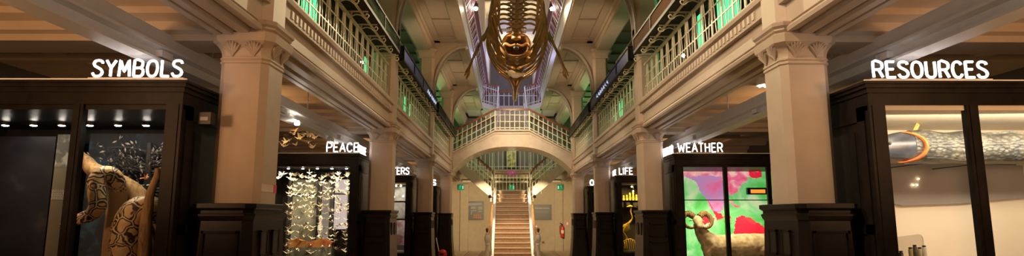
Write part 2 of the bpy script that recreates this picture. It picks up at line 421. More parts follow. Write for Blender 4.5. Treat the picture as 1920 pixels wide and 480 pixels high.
# ------------------------------------------------------------------ neon lettering
G = {
 'S': ([[(.54, .82), (.5, .94), (.32, 1), (.14, .95), (.07, .8), (.13, .65), (.3, .54), (.47, .42), (.55, .25), (.48, .07), (.3, 0), (.12, .04), (.03, .2)]], .6),
 'Y': ([[(.02, 1), (.28, .52), (.54, 1)], [(.28, .52), (.28, 0)]], .56),
 'M': ([[(.04, 0), (.08, 1), (.32, .3), (.56, 1), (.62, 0)]], .66),
 'B': ([[(.06, 0), (.06, 1), (.36, 1), (.5, .9), (.5, .65), (.38, .53), (.06, .53)], [(.38, .53), (.54, .42), (.55, .14), (.4, 0), (.06, 0)]], .6),
 'O': ([[(.32, 1), (.12, .88), (.04, .5), (.12, .12), (.32, 0), (.52, .12), (.6, .5), (.52, .88), (.32, 1)]], .64),
 'L': ([[(.06, 1), (.06, .02), (.46, 0)]], .48),
 'P': ([[(.06, 0), (.06, 1), (.38, 1), (.54, .88), (.54, .62), (.38, .48), (.06, .48)]], .58),
 'E': ([[(.48, 1), (.06, 1), (.06, 0), (.5, 0)], [(.06, .52), (.42, .52)]], .54),
 'A': ([[(.02, 0), (.3, 1), (.58, 0)], [(.13, .34), (.47, .34)]], .6),
 'C': ([[(.54, .82), (.44, .96), (.3, 1), (.12, .88), (.04, .5), (.12, .12), (.3, 0), (.46, .05), (.55, .2)]], .58),
 'W': ([[(.02, 1), (.2, 0), (.4, .72), (.6, 0), (.78, 1)]], .8),
 'T': ([[(.02, 1), (.54, 1)], [(.28, 1), (.28, 0)]], .56),
 'H': ([[(.06, 0), (.06, 1)], [(.54, 0), (.54, 1)], [(.06, .52), (.54, .52)]], .6),
 'R': ([[(.06, 0), (.06, 1), (.38, 1), (.54, .88), (.54, .62), (.38, .5), (.06, .5)], [(.34, .5), (.56, 0)]], .6),
 'I': ([[(.06, 0), (.06, 1)]], .14),
 'F': ([[(.48, 1), (.06, 1), (.06, 0)], [(.06, .52), (.42, .52)]], .5),
 'D': ([[(.06, 0), (.06, 1), (.34, 1), (.54, .82), (.6, .5), (.54, .18), (.34, 0), (.06, 0)]], .62),
 'U': ([[(.06, 1), (.06, .2), (.18, .03), (.3, 0), (.42, .03), (.54, .2), (.54, 1)]], .6)}
SMOOTH = set('SOCBPRDU')
def neon(text, x0, width, y, z, h, label, ux=(1, 0, 0), end=False, parent=None, r=.0105):
    tot = sum(G[c][1] for c in text)+.14*(len(text)-1); sc = width/tot
    ux = Vector(ux)
    org = Vector((x0, y, z))
    t = empty('neon_sign', org+ux*width/2, label, 'sign', 'neon signs on the case tops')
    p = org.copy()
    MB().bar(org+Vector((0, 0, -.012))-ux*.02, org+ux*(width+.02)+Vector((0, 0, -.012)), .03, .02).build('base_rail', 'white', t)
    for c in text:
        mb = MB()
        for st in G[c][0]:
            pts = [p+ux*(a*sc)+Vector((0, 0, .012+b*h)) for a, b in st]
            if c in SMOOTH: pts = cat_rom(pts, 4) if c in 'SOC' else cat_rom(pts, 2)
            else:
                q = []
                for i in range(len(pts)-1): q += [pts[i], pts[i].lerp(pts[i+1], .06), pts[i].lerp(pts[i+1], .94)]
                pts = q+[pts[-1]]
            mb.tube(pts, r, 8)
        mb.build('letter', 'neon', t, smooth=True)
        p = p+ux*((G[c][1]+.14)*sc)
    return t
ZT = 2.715; LH = .132

# ------------------------------------------------------------------ display cases
def make_case(s, k, label, panes, group='display cases along the aisles', inner='wood', depth=1.15, xe=None):
    """panes: list of (x0, x1) distances from the hall's centre line"""
    y0 = 4.75+SP*k; x0 = 2.80; x1 = xe or panes[-1][1]+.14; y1 = y0+depth
    def X(a, b): return (min(s*a, s*b), max(s*a, s*b))
    t = empty('display_case', (s*(x0+x1)/2, y0+depth/2, 0), label, 'display case', group)
    b = MB().box(*X(x0, x1), y0, y1, 0, .62); b.box(*X(x0-.02, x1+.02), y0-.02, y1, .58, .62); b.box(*X(x0-.02, x1+.02), y0-.02, y1, 0, .1)
    b.build('plinth', 'wood', t)
    h = MB().box(*X(x0, x1), y0, y1, 2.50, 2.63)
    h.box(*X(x0-.012, x1), y0-.012, y1, 2.60, 2.64); h.box(*X(x0-.03, x1), y0-.03, y1+.02, 2.64, 2.67); h.box(*X(x0-.045, x1), y0-.045, y1+.03, 2.67, 2.69)
    h.build('cornice', 'wood', t)
    MB().box(*X(x0-.045, x1), y0-.05, y0-.038, 2.692, 2.702).build('edge_strip', 'white', t)
    MB().box(*X(x0, x1), y0+.02, y1, 2.46, 2.50).build('case_ceiling', inner, t)
    MB().box(*X(x0, x1), y1-.03, y1, .62, 2.46).build('back_panel', inner, t)
    edges = [x0]+[e for p in panes for e in p]+[x1]
    for i in range(0, len(edges), 2):
        mb = MB().box(*X(edges[i], edges[i+1]), y0, y0+.06, .62, 2.50)
        if edges[i+1]-edges[i] > .05: mb.box(*X(edges[i]+.025, edges[i+1]-.02), y0-.008, y0, .62, 2.50)
        mb.build('stile', 'wood', t)
    for a, bb in panes:
        MB().box(*X(a-.005, bb+.005), y0+.03, y0+.036, .62, 2.47).build('glass_pane', 'glass', t)
    for xx, nm in ((x0, 'side_panel'), (x1-.05, 'side_panel')):
        p = MB().box(*X(xx, xx+.04), y0+.06, y1-.03, .62, 2.50)
        if xx == x0:
            for (a, bb, c, dd) in ((y0+.06, y0+.16, .62, 2.5), (y1-.13, y1-.03, .62, 2.5), (y0+.06, y1-.03, 2.38, 2.5), (y0+.06, y1-.03, 1.45, 1.53)):
                p.box(*X(xx-.012, xx), a, bb, c, dd)
            p.box(*X(xx-.006, xx), y0+.22, y1-.2, 1.6, 2.3)
        p.build(nm, 'wood', t)
    if x1 > 0: MB().box(*X(x0, x1), y0+.06, y1-.03, .62, .66).build('case_floor', inner, t)
    return t, y0, y1
M['creamcase'] = mat('cream_case_lining', (.76, .66, .50), .7, var=.05, scale=2)
M['redfelt'] = mat('dark_red_felt', (.22, .012, .012), .9)
M['dimlining'] = mat('dim_case_lining', (.10, .085, .06), .7)
M['whitelining'] = mat('pale_case_lining', (.42, .40, .36), .6)

SYM, sy0, sy1 = make_case(-1, 0, 'dark wooden display case with SYMBOLS sign, holding the python', [(2.93, 3.60), (3.68, 4.35), (4.43, 5.1)], inner='wood', depth=1.2)
RES, ry0, ry1 = make_case(1, 0, 'dark wooden display case with RESOURCES sign, holding the large fish', [(2.935, 3.60), (3.70, 4.37), (4.47, 5.14)], inner='creamcase', depth=1.2)
PEA, py0, py1 = make_case(-1, 1, 'dark display case with PEACE sign, full of paper cranes', [(2.94, 4.45)], inner='wood', depth=1.2)
WEA, wy0, wy1 = make_case(1, 1, 'dark display case with WEATHER sign, holding the sheep and map', [(2.95, 3.66), (3.73, 4.43), (4.50, 5.2)], inner='wood', depth=1.2)
DIS, dy0, dy1 = make_case(-1, 2, 'dark display case with partly hidden DISASTERS sign', [(2.94, 3.64), (3.72, 4.42)], inner='whitelining')
LIF, ly0, ly1 = make_case(1, 2, 'dark display case with LIFE sign, holding golden skeletons', [(2.94, 3.64), (3.72, 4.42)], inner='dimlining')
F4L, a0, a1 = make_case(-1, 3, 'farthest dark display case on the left, mostly behind columns', [(2.94, 3.64)], inner='whitelining')
F4R, b0, b1 = make_case(1, 3, 'farthest dark display case on the right, mostly behind columns', [(2.94, 3.64)], inner='dimlining')

neon('SYMBOLS', -3.545, .735, sy0-.02, ZT, LH, 'white neon sign reading SYMBOLS on the near left case')
neon('RESOURCES', 2.845, .955, ry0-.02, ZT, LH, 'white neon sign reading RESOURCES on the near right case')
neon('PEACE', -3.37, .57, py0-.02, ZT, LH+.02, 'white neon sign reading PEACE on the crane case', r=.0105)
neon('PEACE', -2.84, .57, py0+.1, ZT, LH, 'second PEACE neon sign along the nave side of the crane case', ux=(0, 1, 0), r=.013)
neon('WEATHER', 2.86, .80, wy0-.02, ZT, LH+.02, 'white neon sign reading WEATHER on the sheep case', r=.0105)
neon('WEATHER', 2.82, .8, wy0+.95, ZT, LH, 'second WEATHER neon sign along the nave side of the sheep case', ux=(0, -1, 0), r=.013)
neon('DISASTERS', -3.85, 1.0, dy0-.02, ZT, LH+.04, 'partly hidden white neon sign reading DISASTERS', r=.013)
neon('LIFE', 2.87, .38, ly0-.02, ZT, LH+.04, 'white neon sign reading LIFE on the golden skeleton case', r=.013)
neon('LIFE', 2.82, .4, ly0+.6, ZT, LH, 'second LIFE neon sign along the nave side of its case', ux=(0, -1, 0), r=.018)
neon('S', -2.98, .17, a0-.02, ZT, LH+.05, 'last visible neon letter on the farthest left case', r=.024)
neon('OD', 2.86, .31, b0-.02, ZT, LH+.05, 'neon letters OD on the farthest right case', r=.024)

def spot(loc, target, energy, size, col=(1, .8, .55), blend=.6, r=.05):
    l = bpy.data.lights.new('spot_light', 'SPOT'); l.energy = energy; l.spot_size = R(size); l.spot_blend = blend; l.color = col; l.shadow_soft_size = r
    o = bpy.data.objects.new('spot_light', l); C.objects.link(o); o.location = loc
    o.rotation_euler = (Vector(target)-Vector(loc)).to_track_quat('-Z', 'Y').to_euler(); return o
def area(loc, target, energy, sx, sy, col=(1, .8, .55)):
    l = bpy.data.lights.new('area_light', 'AREA'); l.energy = energy; l.shape = 'RECTANGLE'; l.size = sx; l.size_y = sy; l.color = col
    o = bpy.data.objects.new('area_light', l); C.objects.link(o); o.location = loc
    o.rotation_euler = (Vector(target)-Vector(loc)).to_track_quat('-Z', 'Y').to_euler(); return o
def point(loc, energy, col=(1, .8, .55), r=.1):
    l = bpy.data.lights.new('point_light', 'POINT'); l.energy = energy; l.color = col; l.shadow_soft_size = r
    o = bpy.data.objects.new('point_light', l); C.objects.link(o); o.location = loc; return o

# ------------------------------------------------------------------ SYMBOLS case: python on a dead tree, painted tree scene behind
def python_skin():
    m, nt, b = _new('python_skin'); setp(b, rough=.38)
    tc = nt.nodes.new('ShaderNodeTexCoord')
    v = nt.nodes.new('ShaderNodeTexVoronoi'); v.feature = 'DISTANCE_TO_EDGE'; v.inputs['Scale'].default_value = 9
    n = nt.nodes.new('ShaderNodeTexNoise'); n.inputs['Scale'].default_value = 9
    mx = nt.nodes.new('ShaderNodeVectorMath'); mx.operation = 'MULTIPLY_ADD'; mx.inputs[1].default_value = (.09, .09, .09)
    nt.links.new(tc.outputs['Object'], n.inputs['Vector']); nt.links.new(n.outputs['Color'], mx.inputs[0]); nt.links.new(tc.outputs['Object'], mx.inputs[2]); nt.links.new(mx.outputs[0], v.inputs['Vector'])
    r = nt.nodes.new('ShaderNodeValToRGB'); cr = r.color_ramp; cr.interpolation = 'LINEAR'
    st = [(0, (.62, .52, .38)), (.03, (.42, .30, .16)), (.05, (.03, .015, .008)), (.12, (.035, .018, .01)), (.15, (.50, .35, .17)), (.45, (.40, .24, .09))]
    while len(cr.elements) < len(st): cr.elements.new(.5)
    for e, (p, c) in zip(cr.elements, st): e.position = p; e.color = (*c, 1)
    nt.links.new(v.outputs['Distance'], r.inputs['Fac']); nt.links.new(r.outputs['Color'], b.inputs['Base Color'])
    w = nt.nodes.new('ShaderNodeTexVoronoi'); w.inputs['Scale'].default_value = 130; nt.links.new(tc.outputs['Object'], w.inputs['Vector'])
    bp = nt.nodes.new('ShaderNodeBump'); bp.inputs['Strength'].default_value = .35; bp.inputs['Distance'].default_value = .004
    nt.links.new(w.outputs['Distance'], bp.inputs['Height']); nt.links.new(bp.outputs['Normal'], b.inputs['Normal'])
    return m
M['python'] = python_skin()
M['belly'] = ramp_mat('python_belly', [(.0, (.32, .20, .10)), (.25, (.62, .46, .27)), (1, (.66, .50, .30))], tex='wave', scale=9, rough=.4, stretch=(.0, .0, 1.6), bump=.5)
M['bark'] = ramp_mat('dead_branch', [(.3, (.16, .09, .035)), (.7, (.42, .27, .12))], scale=7, rough=.8, stretch=(6, 6, 1), bump=.7)
y0 = sy0
t = empty('python', (-3.5, y0+.5, .66), 'stuffed patterned python raising its head to the left in the SYMBOLS case', 'snake')
neck = cat_rom([(-3.64, 5.40, .66), (-3.635, 5.36, 1.0), (-3.625, 5.32, 1.35), (-3.605, 5.29, 1.62), (-3.59, 5.26, 1.82), (-3.60, 5.20, 1.94), (-3.635, 5.12, 1.96), (-3.655, 5.07, 1.89), (-3.625, 5.05, 1.78), (-3.60, 5.04, 1.69), (-3.63, 5.02, 1.615), (-3.70, 5.0, 1.58), (-3.75, 5.0, 1.56)], 6)
n = len(neck); rr = [lerp(.088, .066, min(1, i/(n*.5))) if i < n*.75 else lerp(.066, .036, (i-n*.75)/(n*.25)) for i in range(n)]
cut = int(n*.36)
MB().tube(neck[:cut+1], rr[:cut+1], 20).build('throat_scales', 'belly', t, smooth=True)
MB().tube(neck[cut-2:], rr[cut-2:], 20).build('neck', 'python', t, smooth=True)
hd = MB(); hp = [(-3.735, 5.0, 1.565), (-3.765, 5.0, 1.556), (-3.80, 5.0, 1.545), (-3.835, 5.0, 1.53), (-3.862, 5.0, 1.516), (-3.872, 5.0, 1.511)]
hd.tube(hp, [.036, .047, .048, .036, .024, .012], 14, sq=.62); h = hd.build('head', 'python', t, smooth=True)
e = MB()
for dy in (-.036, .036): e.ell((-3.815, 5.0+dy, 1.556), .008, .006, .008, 8, 6)
e.build('eye', 'black', h, smooth=True)
MB().tube([(-3.79, 4.956, 1.54), (-3.83, 4.966, 1.523), (-3.866, 4.989, 1.507)], .0025, 5).build('mouth_line', 'black', h)
loop = cat_rom([(-3.30, 5.15, .66), (-3.335, 5.10, 1.0), (-3.36, 5.08, 1.35), (-3.35, 5.10, 1.56), (-3.30, 5.15, 1.655), (-3.22, 5.24, 1.62), (-3.17, 5.34, 1.45), (-3.2, 5.46, 1.1), (-3.4, 5.5, .9), (-3.6, 5.42, .8)], 6)
n = len(loop); MB().tube(loop, [.125-.03*abs(i/n-.3) for i in range(n)], 22).build('body_coil', 'python', t, smooth=True)
t = empty('dead_tree_branch', (-3.45, y0+.6, .66), 'forked dead branch behind the python in the SYMBOLS case', 'branch')
def wob(pts, a): return [Vector(p)+Vector((noise.noise(Vector(p)*7)*a, noise.noise(Vector(p)*7+Vector((5, 0, 0)))*a, 0)) for p in pts]
MB().tube(wob(cat_rom([(-4.08, 5.42, 2.16), (-3.95, 5.40, 2.04), (-3.78, 5.40, 1.95), (-3.62, 5.40, 1.87), (-3.50, 5.42, 1.74), (-3.42, 5.46, 1.5), (-3.40, 5.5, 1.1), (-3.40, 5.52, .66)], 6), .03), [lerp(.05, .13, i/42) for i in range(43)], 14).build('thick_limb', 'bark', t, smooth=True)
MB().tube(wob(cat_rom([(-3.12, 5.02, 2.00), (-3.135, 5.02, 1.88), (-3.155, 5.02, 1.74), (-3.175, 5.03, 1.58), (-3.185, 5.06, 1.36), (-3.20, 5.12, 1.0), (-3.25, 5.25, .66)], 6), .02), [lerp(.02, .05, min(1, i/22)) for i in range(37)], 12).build('thin_limb', 'bark', t, smooth=True)
MB().box(-4.5, -2.9, 4.9, 5.85, .66, .70).build('felt_base', 'redfelt')
tag(bpy.data.objects['felt_base'], 'dark red felt covered base under the python', 'display base')
# painted backdrop (flat board) with a tree of cut-out leaves, birds and flowers
M['nightsky'] = ramp_mat('mottled_blue_backdrop', [(.36, (.004, .007, .010)), (.52, (.008, .016, .026)), (.62, (.015, .07, .11)), (.72, (.10, .11, .11))], scale=3.2, rough=.7, detail=6, dist=.6)
M['leafgrey'] = mat('grey_cut_leaves', (.42, .40, .36), .6, var=.3)
M['leafdark'] = mat('dark_cut_leaves', (.02, .022, .02), .6)
t = empty('tree_of_life_backdrop', (-3.65, 5.8, .7), 'blue night scene panel with a dark leafy tree behind the python', 'backdrop')
MB().box(-4.25, -2.90, 5.78, 5.82, 1.0, 2.40).build('painted_board', 'nightsky', t)
tr = MB()
tr.tube(cat_rom([(-3.60, 5.72, 1.0), (-3.62, 5.71, 1.6), (-3.60, 5.71, 1.95), (-3.62, 5.71, 2.3)], 5), [lerp(.06, .025, i/15) for i in range(16)], 8)
rnd = random.Random(3); ends = []
for a in range(16):
    sx = rnd.choice((-1, 1)); z = rnd.uniform(1.75, 2.2); L = rnd.uniform(.25, .55)
    p = [(-3.61, 5.71, z), (-3.61+sx*L*.5, 5.70, z+.06*rnd.random()), (-3.61+sx*L, 5.69, z+rnd.uniform(-.05, .16))]
    cp = cat_rom(p, 5); tr.tube(cp, [lerp(.022, .006, i/10) for i in range(11)], 6); ends += cp[3:]
tr.build('tree_branches', 'leafdark', t, smooth=True)
for nm, cnt, mm, yy in (('dark_leaves', 420, 'leafdark', 5.66), ('grey_leaves', 420, 'leafgrey', 5.69)):
    lb = MB()
    for i in range(cnt):
        c = rnd.choice(ends); a = rnd.uniform(0, 6.28); L = rnd.uniform(.012, .032)
        cx, cz = c[0]+rnd.gauss(0, .06), c[2]+rnd.gauss(0, .05)
        if cz > 2.38 or not -4.2 < cx < -2.95: continue
        d = Vector((math.cos(a), 0, math.sin(a))); q = Vector((-d.z, 0, d.x)); o = Vector((cx, yy+rnd.uniform(-.02, .02), cz))
        lb.add([o-d*L, o+q*L*.35, o+d*L, o-q*L*.35, o+Vector((0, -.006, 0))], [(0, 1, 4), (1, 2, 4), (2, 3, 4), (3, 0, 4), (0, 3, 2, 1)])
    lb.build(nm, mm, t)
for i in range(7):
    c = Vector((-3.62+rnd.uniform(-.1, .45), 5.55, rnd.uniform(1.85, 2.05)))
    b = MB().ell(c, .022, .012, .013, 8, 6).ell(c+Vector((.022, 0, .01)), .009, .008, .008, 8, 6)
    b.add([c+Vector((-.015, 0, 0)), c+Vector((-.055, .004, .004)), c+Vector((-.055, -.004, -.008)), c+Vector((-.02, 0, .008))], [(0, 1, 3), (0, 2, 1), (0, 3, 2), (1, 2, 3)])
    for k in (-1, 1): b.add([c+Vector((-.01, k*.008, .005)), c+Vector((.012, k*.008, .005)), c+Vector((-.004, k*.03, .045)), c+Vector((-.006, k*.01, .001))], [(0, 1, 2), (0, 2, 3), (1, 3, 2), (0, 3, 1)])
    tag(b.build('small_bird', mat('bird_paint_%d' % i, rnd.choice([(.8, .75, .7), (.75, .35, .12), (.7, .7, .75)]), .6), smooth=True), 'tiny bird figure perched among leaves behind the python', 'bird', 'small birds in the SYMBOLS case')
# left panes: dark picture panel with grey figures and the caption column
M['darkblue'] = ramp_mat('dark_picture', [(.4, (.003, .004, .007)), (.6, (.008, .010, .018)), (.72, (.05, .045, .045))], scale=3, rough=.5, detail=4)
t = empty('dark_picture_board', (-4.8, 5.75, .7), 'dark blue photographic panel in the left part of the SYMBOLS case', 'picture panel')
MB().box(-5.08, -4.52, 5.70, 5.74, .72, 2.36).build('picture', 'darkblue', t)
MB().box(-5.085, -4.515, 5.72, 5.76, .7, .72).build('lower_rail', 'wood', t)
t = empty('caption_panel', (-4.40, 5.75, .8), 'olive caption panel with white small print beside the dark picture', 'caption panel')
M['olive'] = mat('olive_caption_board', (.12, .10, .06), .6)
M['palecap'] = ramp_mat('pale_leaf_print', [(.45, (.09, .085, .07)), (.55, (.30, .28, .22))], scale=9, rough=.6)
MB().box(-4.505, -4.27, 5.70, 5.74, .8, 2.05).build('board', 'olive', t)
MB().box(-4.505, -4.27, 5.70, 5.74, 2.05, 2.38).build('leaf_print', 'palecap', t)
tx = MB()
for i in range(8):
    x = -4.50
    while x < -4.36+rnd.uniform(-.02, .02):
        w_ = rnd.uniform(.008, .022); tx.box(x, x+w_, 5.696, 5.70, 1.84-i*.012, 1.845-i*.012); x += w_+.006
tx.build('small_print', 'leafgrey', t)
for i in range(7):
    x = -4.81+i*.26
    if x > -3.2: break
    t = empty('case_downlight', (x, 5.45, 2.43), 'small glowing downlight in the ceiling of the SYMBOLS case', 'downlight', 'downlights in the SYMBOLS case')
    MB().lathe((x, 5.45, 2.43), [(.03, 0), (.036, .006), (.034, .03)], 14).build('bezel', 'black', t, smooth=True)
    MB().lathe((x, 5.45, 2.422), [(.001, 0), (.02, .002), (.028, .008)], 14).build('lens', 'bright', t, smooth=True)
    if i in (3, 4, 5): spot((x, 5.2, 2.41), (x+.02, 5.15, 1.0), 10, 85, (1, .80, .50), r=.03)
    if i in (0, 1): spot((x, 5.3, 2.41), (x, 5.6, 1.6), 4, 95, (1, .78, .48), r=.03)
# small black sensor box on the column side of the case
t = empty('sensor_box', (-2.66, 4.93, 2.36), 'small black sensor box with grey label on the SYMBOLS case corner', 'sensor box')
MB().box(-2.74, -2.64, 4.90, 4.98, 2.36, 2.46).build('housing', 'black', t)
MB().box(-2.725, -2.66, 4.895, 4.90, 2.39, 2.42).build('label_plate', 'leafgrey', t)

# ------------------------------------------------------------------ RESOURCES case: big fish
def fish_skin():
    m, nt, b = _new('fish_scales'); setp(b, rough=.35)
    tc = nt.nodes.new('ShaderNodeTexCoord'); mp = nt.nodes.new('ShaderNodeMapping'); mp.inputs['Scale'].default_value = (1, 1, 1.6); nt.links.new(tc.outputs['Object'], mp.inputs[0])
    v = nt.nodes.new('ShaderNodeTexVoronoi'); v.inputs['Scale'].default_value = 24; nt.links.new(mp.outputs[0], v.inputs['Vector'])
    n = nt.nodes.new('ShaderNodeTexNoise'); n.inputs['Scale'].default_value = 5; n.inputs['Detail'].default_value = 6; nt.links.new(tc.outputs['Object'], n.inputs['Vector'])
    ad = nt.nodes.new('ShaderNodeMath'); ad.operation = 'MULTIPLY_ADD'; ad.inputs[1].default_value = .45; nt.links.new(v.outputs['Distance'], ad.inputs[0]); nt.links.new(n.outputs['Fac'], ad.inputs[2])
    r = nt.nodes.new('ShaderNodeValToRGB'); cr = r.color_ramp; cr.elements[0].position = .42; cr.elements[1].position = .85
    cr.elements[0].color = (.30, .28, .22, 1); cr.elements[1].color = (.07, .07, .06, 1)
    e = cr.elements.new(.6); e.color = (.17, .16, .125, 1)
    nt.links.new(ad.outputs[0], r.inputs['Fac']); nt.links.new(r.outputs['Color'], b.inputs['Base Color'])
    bp = nt.nodes.new('ShaderNodeBump'); bp.inputs['Strength'].default_value = .8; bp.inputs['Distance'].default_value = .012; bp.invert = True
    nt.links.new(v.outputs['Distance'], bp.inputs['Height']); nt.links.new(bp.outputs['Normal'], b.inputs['Normal'])
    return m
M['fish'] = fish_skin()
M['fishhead'] = ramp_mat('fish_head_skin', [(.3, (.025, .028, .035)), (.5, (.07, .075, .085)), (.7, (.20, .20, .18))], scale=6, rough=.3, bump=.5, detail=5)
M['orange'] = ramp_mat('orange_gill_band', [(.3, (.75, .10, .02)), (.7, (.95, .25, .06))], scale=12, rough=.5, bump=.6)
t = empty('large_fish', (4.1, 5.33, 2.05), 'long grey scaled fish model with an orange gill band in the RESOURCES case', 'fish')
def fish_sec(x, zc, rz, ry, n=24): return [(x, 5.33+ry*math.cos(2*math.pi*i/n), zc+rz*math.sin(2*math.pi*i/n)*(1 if math.sin(2*math.pi*i/n) > 0 else .95)) for i in range(n)]
body = MB(); rs = []
for i in range(44):
    x = 3.50+i*.038; u = i/43
    rz = .143*(1-.35*u**2.2); zc = 2.232-.035*u
    rz += .008*math.sin(i*.55)*(u > .05)
    rs.append(fish_sec(x, zc+.004*math.sin(i*.55), rz, .10*(1-.3*u)))
body.loft(rs); body.build('scaled_body', 'fish', t, smooth=True)
hd = MB(); rs = []
for i in range(15):
    u = i/14; x = 3.17+u*.40
    rz = .142*(1-(1-u)**2.6*.55) ; rs.append(fish_sec(x, 2.222+.008*u-.01*(1-u), rz*(.995), .098*(1-(1-u)**2*.5)))
hd.loft(rs); h = hd.build('head', 'fishhead', t, smooth=True)
MB().ell((3.27, 5.245, 2.245), .014, .008, .014, 10, 8).build('eye', 'black', h, smooth=True)
# gill cover: a raised crescent
gc = []; oc = []
for i in range(21):
    a = R(-98+190*i/20); x = 3.40+.185*math.cos(a); z = 2.215+.135*math.sin(a)
    zr = (z-2.23)/.145; yy = 5.33-.10*math.sqrt(max(0, 1-min(zr*zr, 1)))-.004
    gc.append((x, yy, z))
MB().tube(gc, [.004+.032*math.sin(math.pi*i/20)**.9 for i in range(21)], 8, sq=.55).build('gill_band', 'orange', t, smooth=True)
MB().tube(cat_rom([(3.59, 5.23, 2.11), (3.66, 5.16, 2.10), (3.76, 5.12, 2.082), (3.88, 5.10, 2.075)], 5), [lerp(.022, .003, i/15) for i in range(16)], 8, sq=.35).build('pectoral_fin', 'fishhead', t, smooth=True)
df = MB()
pts = []
for i in range(16):
    x = 4.35+i*.05; pts.append((x, 2.36-.004*i+.022*abs(math.sin(i*.8))))
df.prism([(3.9, 2.34)]+pts+[(5.05, 2.27), (4.35, 2.30)], 5.325, 5.335, 'y'); df.build('dorsal_fin', 'fish', t)
mt = empty('fish_mount', (4.0, 5.4, 2.05), 'thin dark metal support rail and clamps under the large fish', 'mount')
MB().box(3.4, 3.72, 5.28, 5.30, 2.062, 2.070).build('support_rod', 'black', mt)
MB().box(4.06, 4.12, 5.27, 5.31, 2.045, 2.08).build('clamp', 'black', mt)
MB().tube([(4.12, 5.29, 2.058), (4.6, 5.5, 2.075)], .004, 6).build('support_rod', 'black', mt)
for i, x in enumerate((3.56, 4.09)): MB().box(x-.005, x+.005, 5.29, 5.9, 2.060, 2.068).build('wall_bracket', 'black', mt)
M['wovenstrap'] = mat('yellow_strap', (.62, .40, .10), .7)
tag(MB().bar((3.60, 5.42, 2.34), (3.69, 5.46, 2.455), .035, .008, (0, 1, 0)).build('hanging_strap', 'wovenstrap'), 'yellow strap rising from the fish to the case ceiling', 'strap')
# framed box at the far left behind the fish
t = empty('wooden_box_frame', (3.36, 5.86, 1.98), 'small wooden frame half hidden under the head of the large fish', 'frame')
M['tanwood'] = mat('tan_wood', (.36, .22, .09), .5)
f = MB()
for a in ((3.22, 3.50, 1.98, 2.01), (3.22, 3.50, 2.19, 2.22), (3.22, 3.25, 1.98, 2.22), (3.47, 3.50, 1.98, 2.22)): f.box(a[0], a[1], 5.84, 5.90, a[2], a[3])
f.build('frame_bars', 'tanwood', t); MB().box(3.24, 3.48, 5.87, 5.90, 2.0, 2.2).build('backing', 'creamcase', t)
# grey shadow shape low behind the fish, painted as a flat board
M['fishshadow'] = mat('painted_shadow_taupe', (.30, .27, .24), .7, var=.04, scale=1.5)
tag(MB().prism([(3.42, 1.92), (3.50, 2.12), (4.36, 2.12), (5.0, 2.1), (5.0, 1.78), (4.3, 1.72), (3.75, 1.70), (3.4, 1.78)], 5.885, 5.91, 'y').build('shadow_board', 'fishshadow'), 'taupe shaped board painted as the shadow behind the lower side of the fish', 'board')
# acrylic riser with little specimen jars
t = empty('acrylic_stand', (3.36, 5.22, .66), 'clear rounded acrylic stand at the lower left of the RESOURCES case', 'stand')
M['acryl'] = glass('smoky_acrylic', (.86, .84, .82), .3, .05)
pl = []
for (cx, cz, a0) in ((3.48, 1.40, 0), (3.16, 1.36, 90)):
    for q in range(5):
        a = R(a0+22.5*q); pl.append((cx+.04*math.cos(a), cz+.04*math.sin(a)+(0)))
pl += [(3.12, .70), (3.52, .70)]
MB().prism(pl, 5.30, 5.31, 'y').build('upright_sheet', 'acryl', t)
MB().box(3.10, 3.56, 5.12, 5.40, 1.22, 1.232).build('shelf_sheet', 'acryl', t)
MB().box(3.10, 3.56, 5.12, 5.40, .66, .70).build('foot_block', 'creamcase', t)
for i, (x, hh, cc) in enumerate([(3.245, .07, (.05, .04, .03)), (3.33, .10, (.35, .30, .10)), (3.37, .12, (.10, .08, .05)), (3.41, .10, (.45, .40, .22)), (3.45, .115, (.6, .55, .4))]):
    j = empty('specimen_jar', (x, 5.2, 1.232), ['squat dark specimen jar at the left end of the row', 'yellowish specimen jar beside a tall dark one', 'tall dark specimen jar in the middle of the row', 'olive specimen jar second from the right', 'pale specimen jar at the right end of the row'][i], 'jar', 'specimen jars on the acrylic stand')
    MB().lathe((x, 5.2, 1.232), [(.016, 0), (.017, .004), (.017, hh-.02), (.012, hh-.012)], 14).build('glass_body', mat('jar_content_%d' % i, cc, .12), j, smooth=True)
    MB().lathe((x, 5.2, 1.232), [(.013, hh-.012), (.014, hh-.01), (.014, hh), (.002, hh+.001)], 14).build('lid', 'black', j, smooth=True)
# small wall spots at the back of the case
for i, (x, z) in enumerate(((3.93, 1.965), (3.87, 1.905), (3.91, 1.905))):
    tag(MB().ell((x, 5.87, z), .006, .006, .006, 8, 6).build('indicator_lamp', 'lamp', smooth=True), ['larger glowing lamp point on the RESOURCES case back wall', 'left small glowing point below the larger lamp point', 'right small glowing point below the larger lamp point'][i], 'lamp')

# ------------------------------------------------------------------ WEATHER case: backlit map and sheep
def backlit(name, stops, scale, s=1.0, detail=6, dist=.8): return ramp_mat(name, stops, scale=scale, emis=s, detail=detail, dist=dist)
M['mapgreen'] = backlit('map_sea_green', [(.3, (.05, .34, .04)), (.45, (.09, .42, .09)), (.55, (.16, .48, .17)), (.66, (.42, .56, .30)), (.8, (.70, .66, .42))], 2.2, .95)
M['mappurple'] = backlit('map_purple_land', [(.3, (.75, .10, .22)), (.45, (.55, .20, .40)), (.65, (.42, .24, .45))], 2.6, .8)
M['mappink'] = backlit('map_pink_land', [(.3, (.80, .08, .14)), (.46, (.75, .18, .32)), (.56, (.85, .45, .38)), (.68, (.9, .8, .6))], 4.5, .8)
M['mapred'] = backlit('map_red_land', [(.3, (.85, .01, .01)), (.6, (.80, .02, .06)), (.8, (.85, .12, .02))], 3, .72)
t = empty('backlit_map', (4.1, 11.58, .66), 'glowing false-colour world map in green, pink and red behind the sheep', 'map')
MB().box(2.86, 5.3, 11.56, 11.60, .66, 2.46).build('green_sea', 'mapgreen', t)
